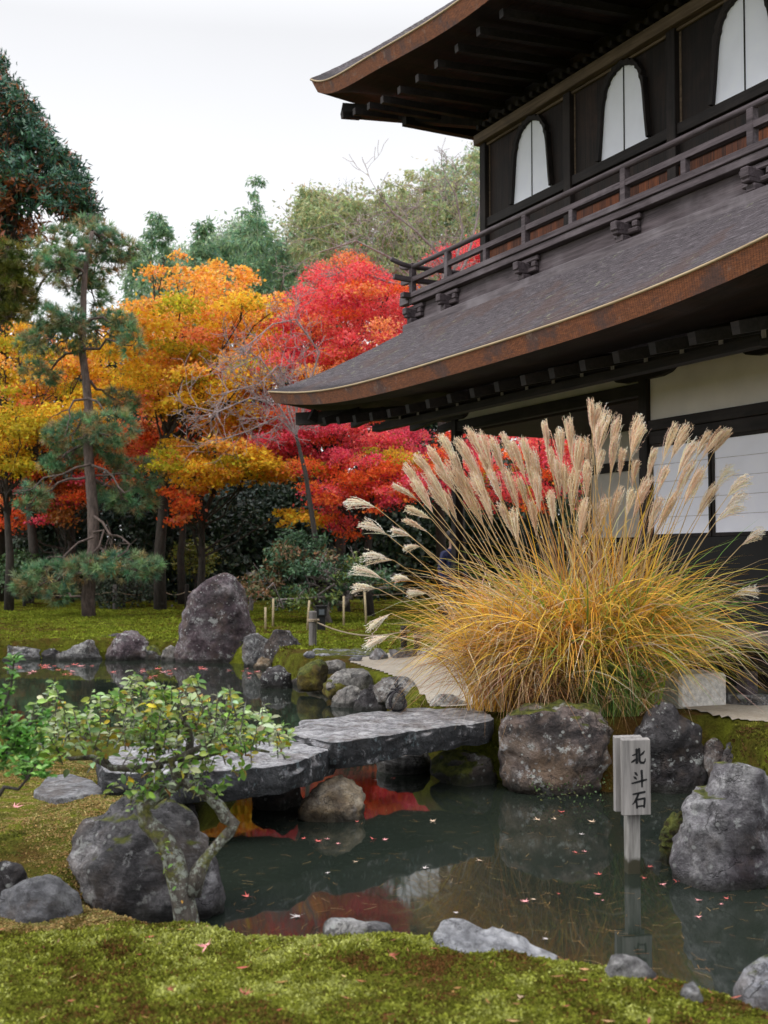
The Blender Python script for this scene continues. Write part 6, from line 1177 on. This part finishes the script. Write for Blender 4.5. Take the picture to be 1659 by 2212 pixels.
# visitor in navy, almost hidden by the grass
p = gz(978, 1392, .40); vis = thing('person', 'visitor in navy jacket and dark trousers, mostly hidden behind the tall grass', 'person', tuple(p), .5)
JT = [((0,0,.90),.125), ((0,0,1.05),.120), ((0,.01,1.25),.135), ((0,.01,1.40),.115), ((0,.0,1.47),.055), ((0,-.01,1.53),.05), ((0,-.02,1.60),.082), ((0,-.02,1.68),.085), ((.0,-.01,1.735),.055)]
ed = [(i, i+1) for i in range(8)]; vs = [v for v, _ in JT]; rs = [r for _, r in JT]
def chain(start, pts):
    prev = start
    for v, r in pts: vs.append(v); rs.append(r); ed.append((prev, len(vs)-1)); prev = len(vs)-1
for s in (-1, 1):
    chain(3, [((s*.15,.01,1.40),.062), ((s*.215,.02,1.15),.050), ((s*.20,-.10,.95),.040), ((s*.19,-.15,.89),.034), ((s*.185,-.19,.85),.022)]); chain(0, [((s*.09,0,.82),.088), ((s*.095,-.01,.47),.062), ((s*.10,.02,.10),.042), ((s*.105,-.03,.045),.042), ((s*.11,-.15,.03),.034)])
me = bpy.data.meshes.new('body'); me.from_pydata(vs, ed, []); bo = bpy.data.objects.new('body', me); COL.objects.link(bo); bo.parent = vis; sk = bo.modifiers.new('skin', 'SKIN')
for v, r in zip(me.skin_vertices[0].data, rs): v.radius = (r, r*.9)
me.skin_vertices[0].data[0].use_root = True; bo.modifiers.new('sub', 'SUBSURF').levels = 1; bo.modifiers['sub'].render_levels = 1
m, nt, b = newmat('visitor_cloth'); k = NT(nt); ge = k.n('ShaderNodeTexCoord'); sx = k.n('ShaderNodeSeparateXYZ'); k.l(ge.outputs['Object'], sx.inputs[0]); c = k.ramp(k.math('DIVIDE', sx.outputs['Z'], 2.0), [(0, (.015,.015,.018)), (.44, (.015,.015,.022)), (.45, (.018,.024,.085)), (.725, (.020,.028,.10)), (.735, (.45,.28,.21)), (1, (.45,.28,.21))]); nt.nodes[-1].color_ramp.interpolation = 'CONSTANT'
k.l(c, b.inputs['Base Color']); b.inputs['Roughness'].default_value = .8; me.materials.append(m)
W_, D_, F_ = inflate(smooth_outline([(-.092,1.60),(-.098,1.68),(-.07,1.755),(0,1.785),(.07,1.755),(.098,1.68),(.092,1.60),(0,1.57)]), .018, .095, 3, .2, .9); link('hair', npmesh('hair', roughen(W_, D_, .2, .03, 4, .1), F_), mat_flat('dark_hair', (.012,.010,.009), .5), vis, smooth=True)
mb = MB()
for s in (-.033, .033): mb.tube([(s, -.097, 1.655), (s, -.104, 1.655)], .010, 8)
mb.build('eyes', INK, vis); mb = MB(); mb.tube([(0, -.098, 1.655), (0, -.122, 1.622), (0, -.10, 1.612)], [.010, .017, .010], 6); mb.tube([(-.025, -.094, 1.585), (0, -.10, 1.582), (.025, -.094, 1.585)], .006, 5); mb.build('nose_and_mouth', mat_flat('skin', (.42, .25, .19)), vis, smooth=True)
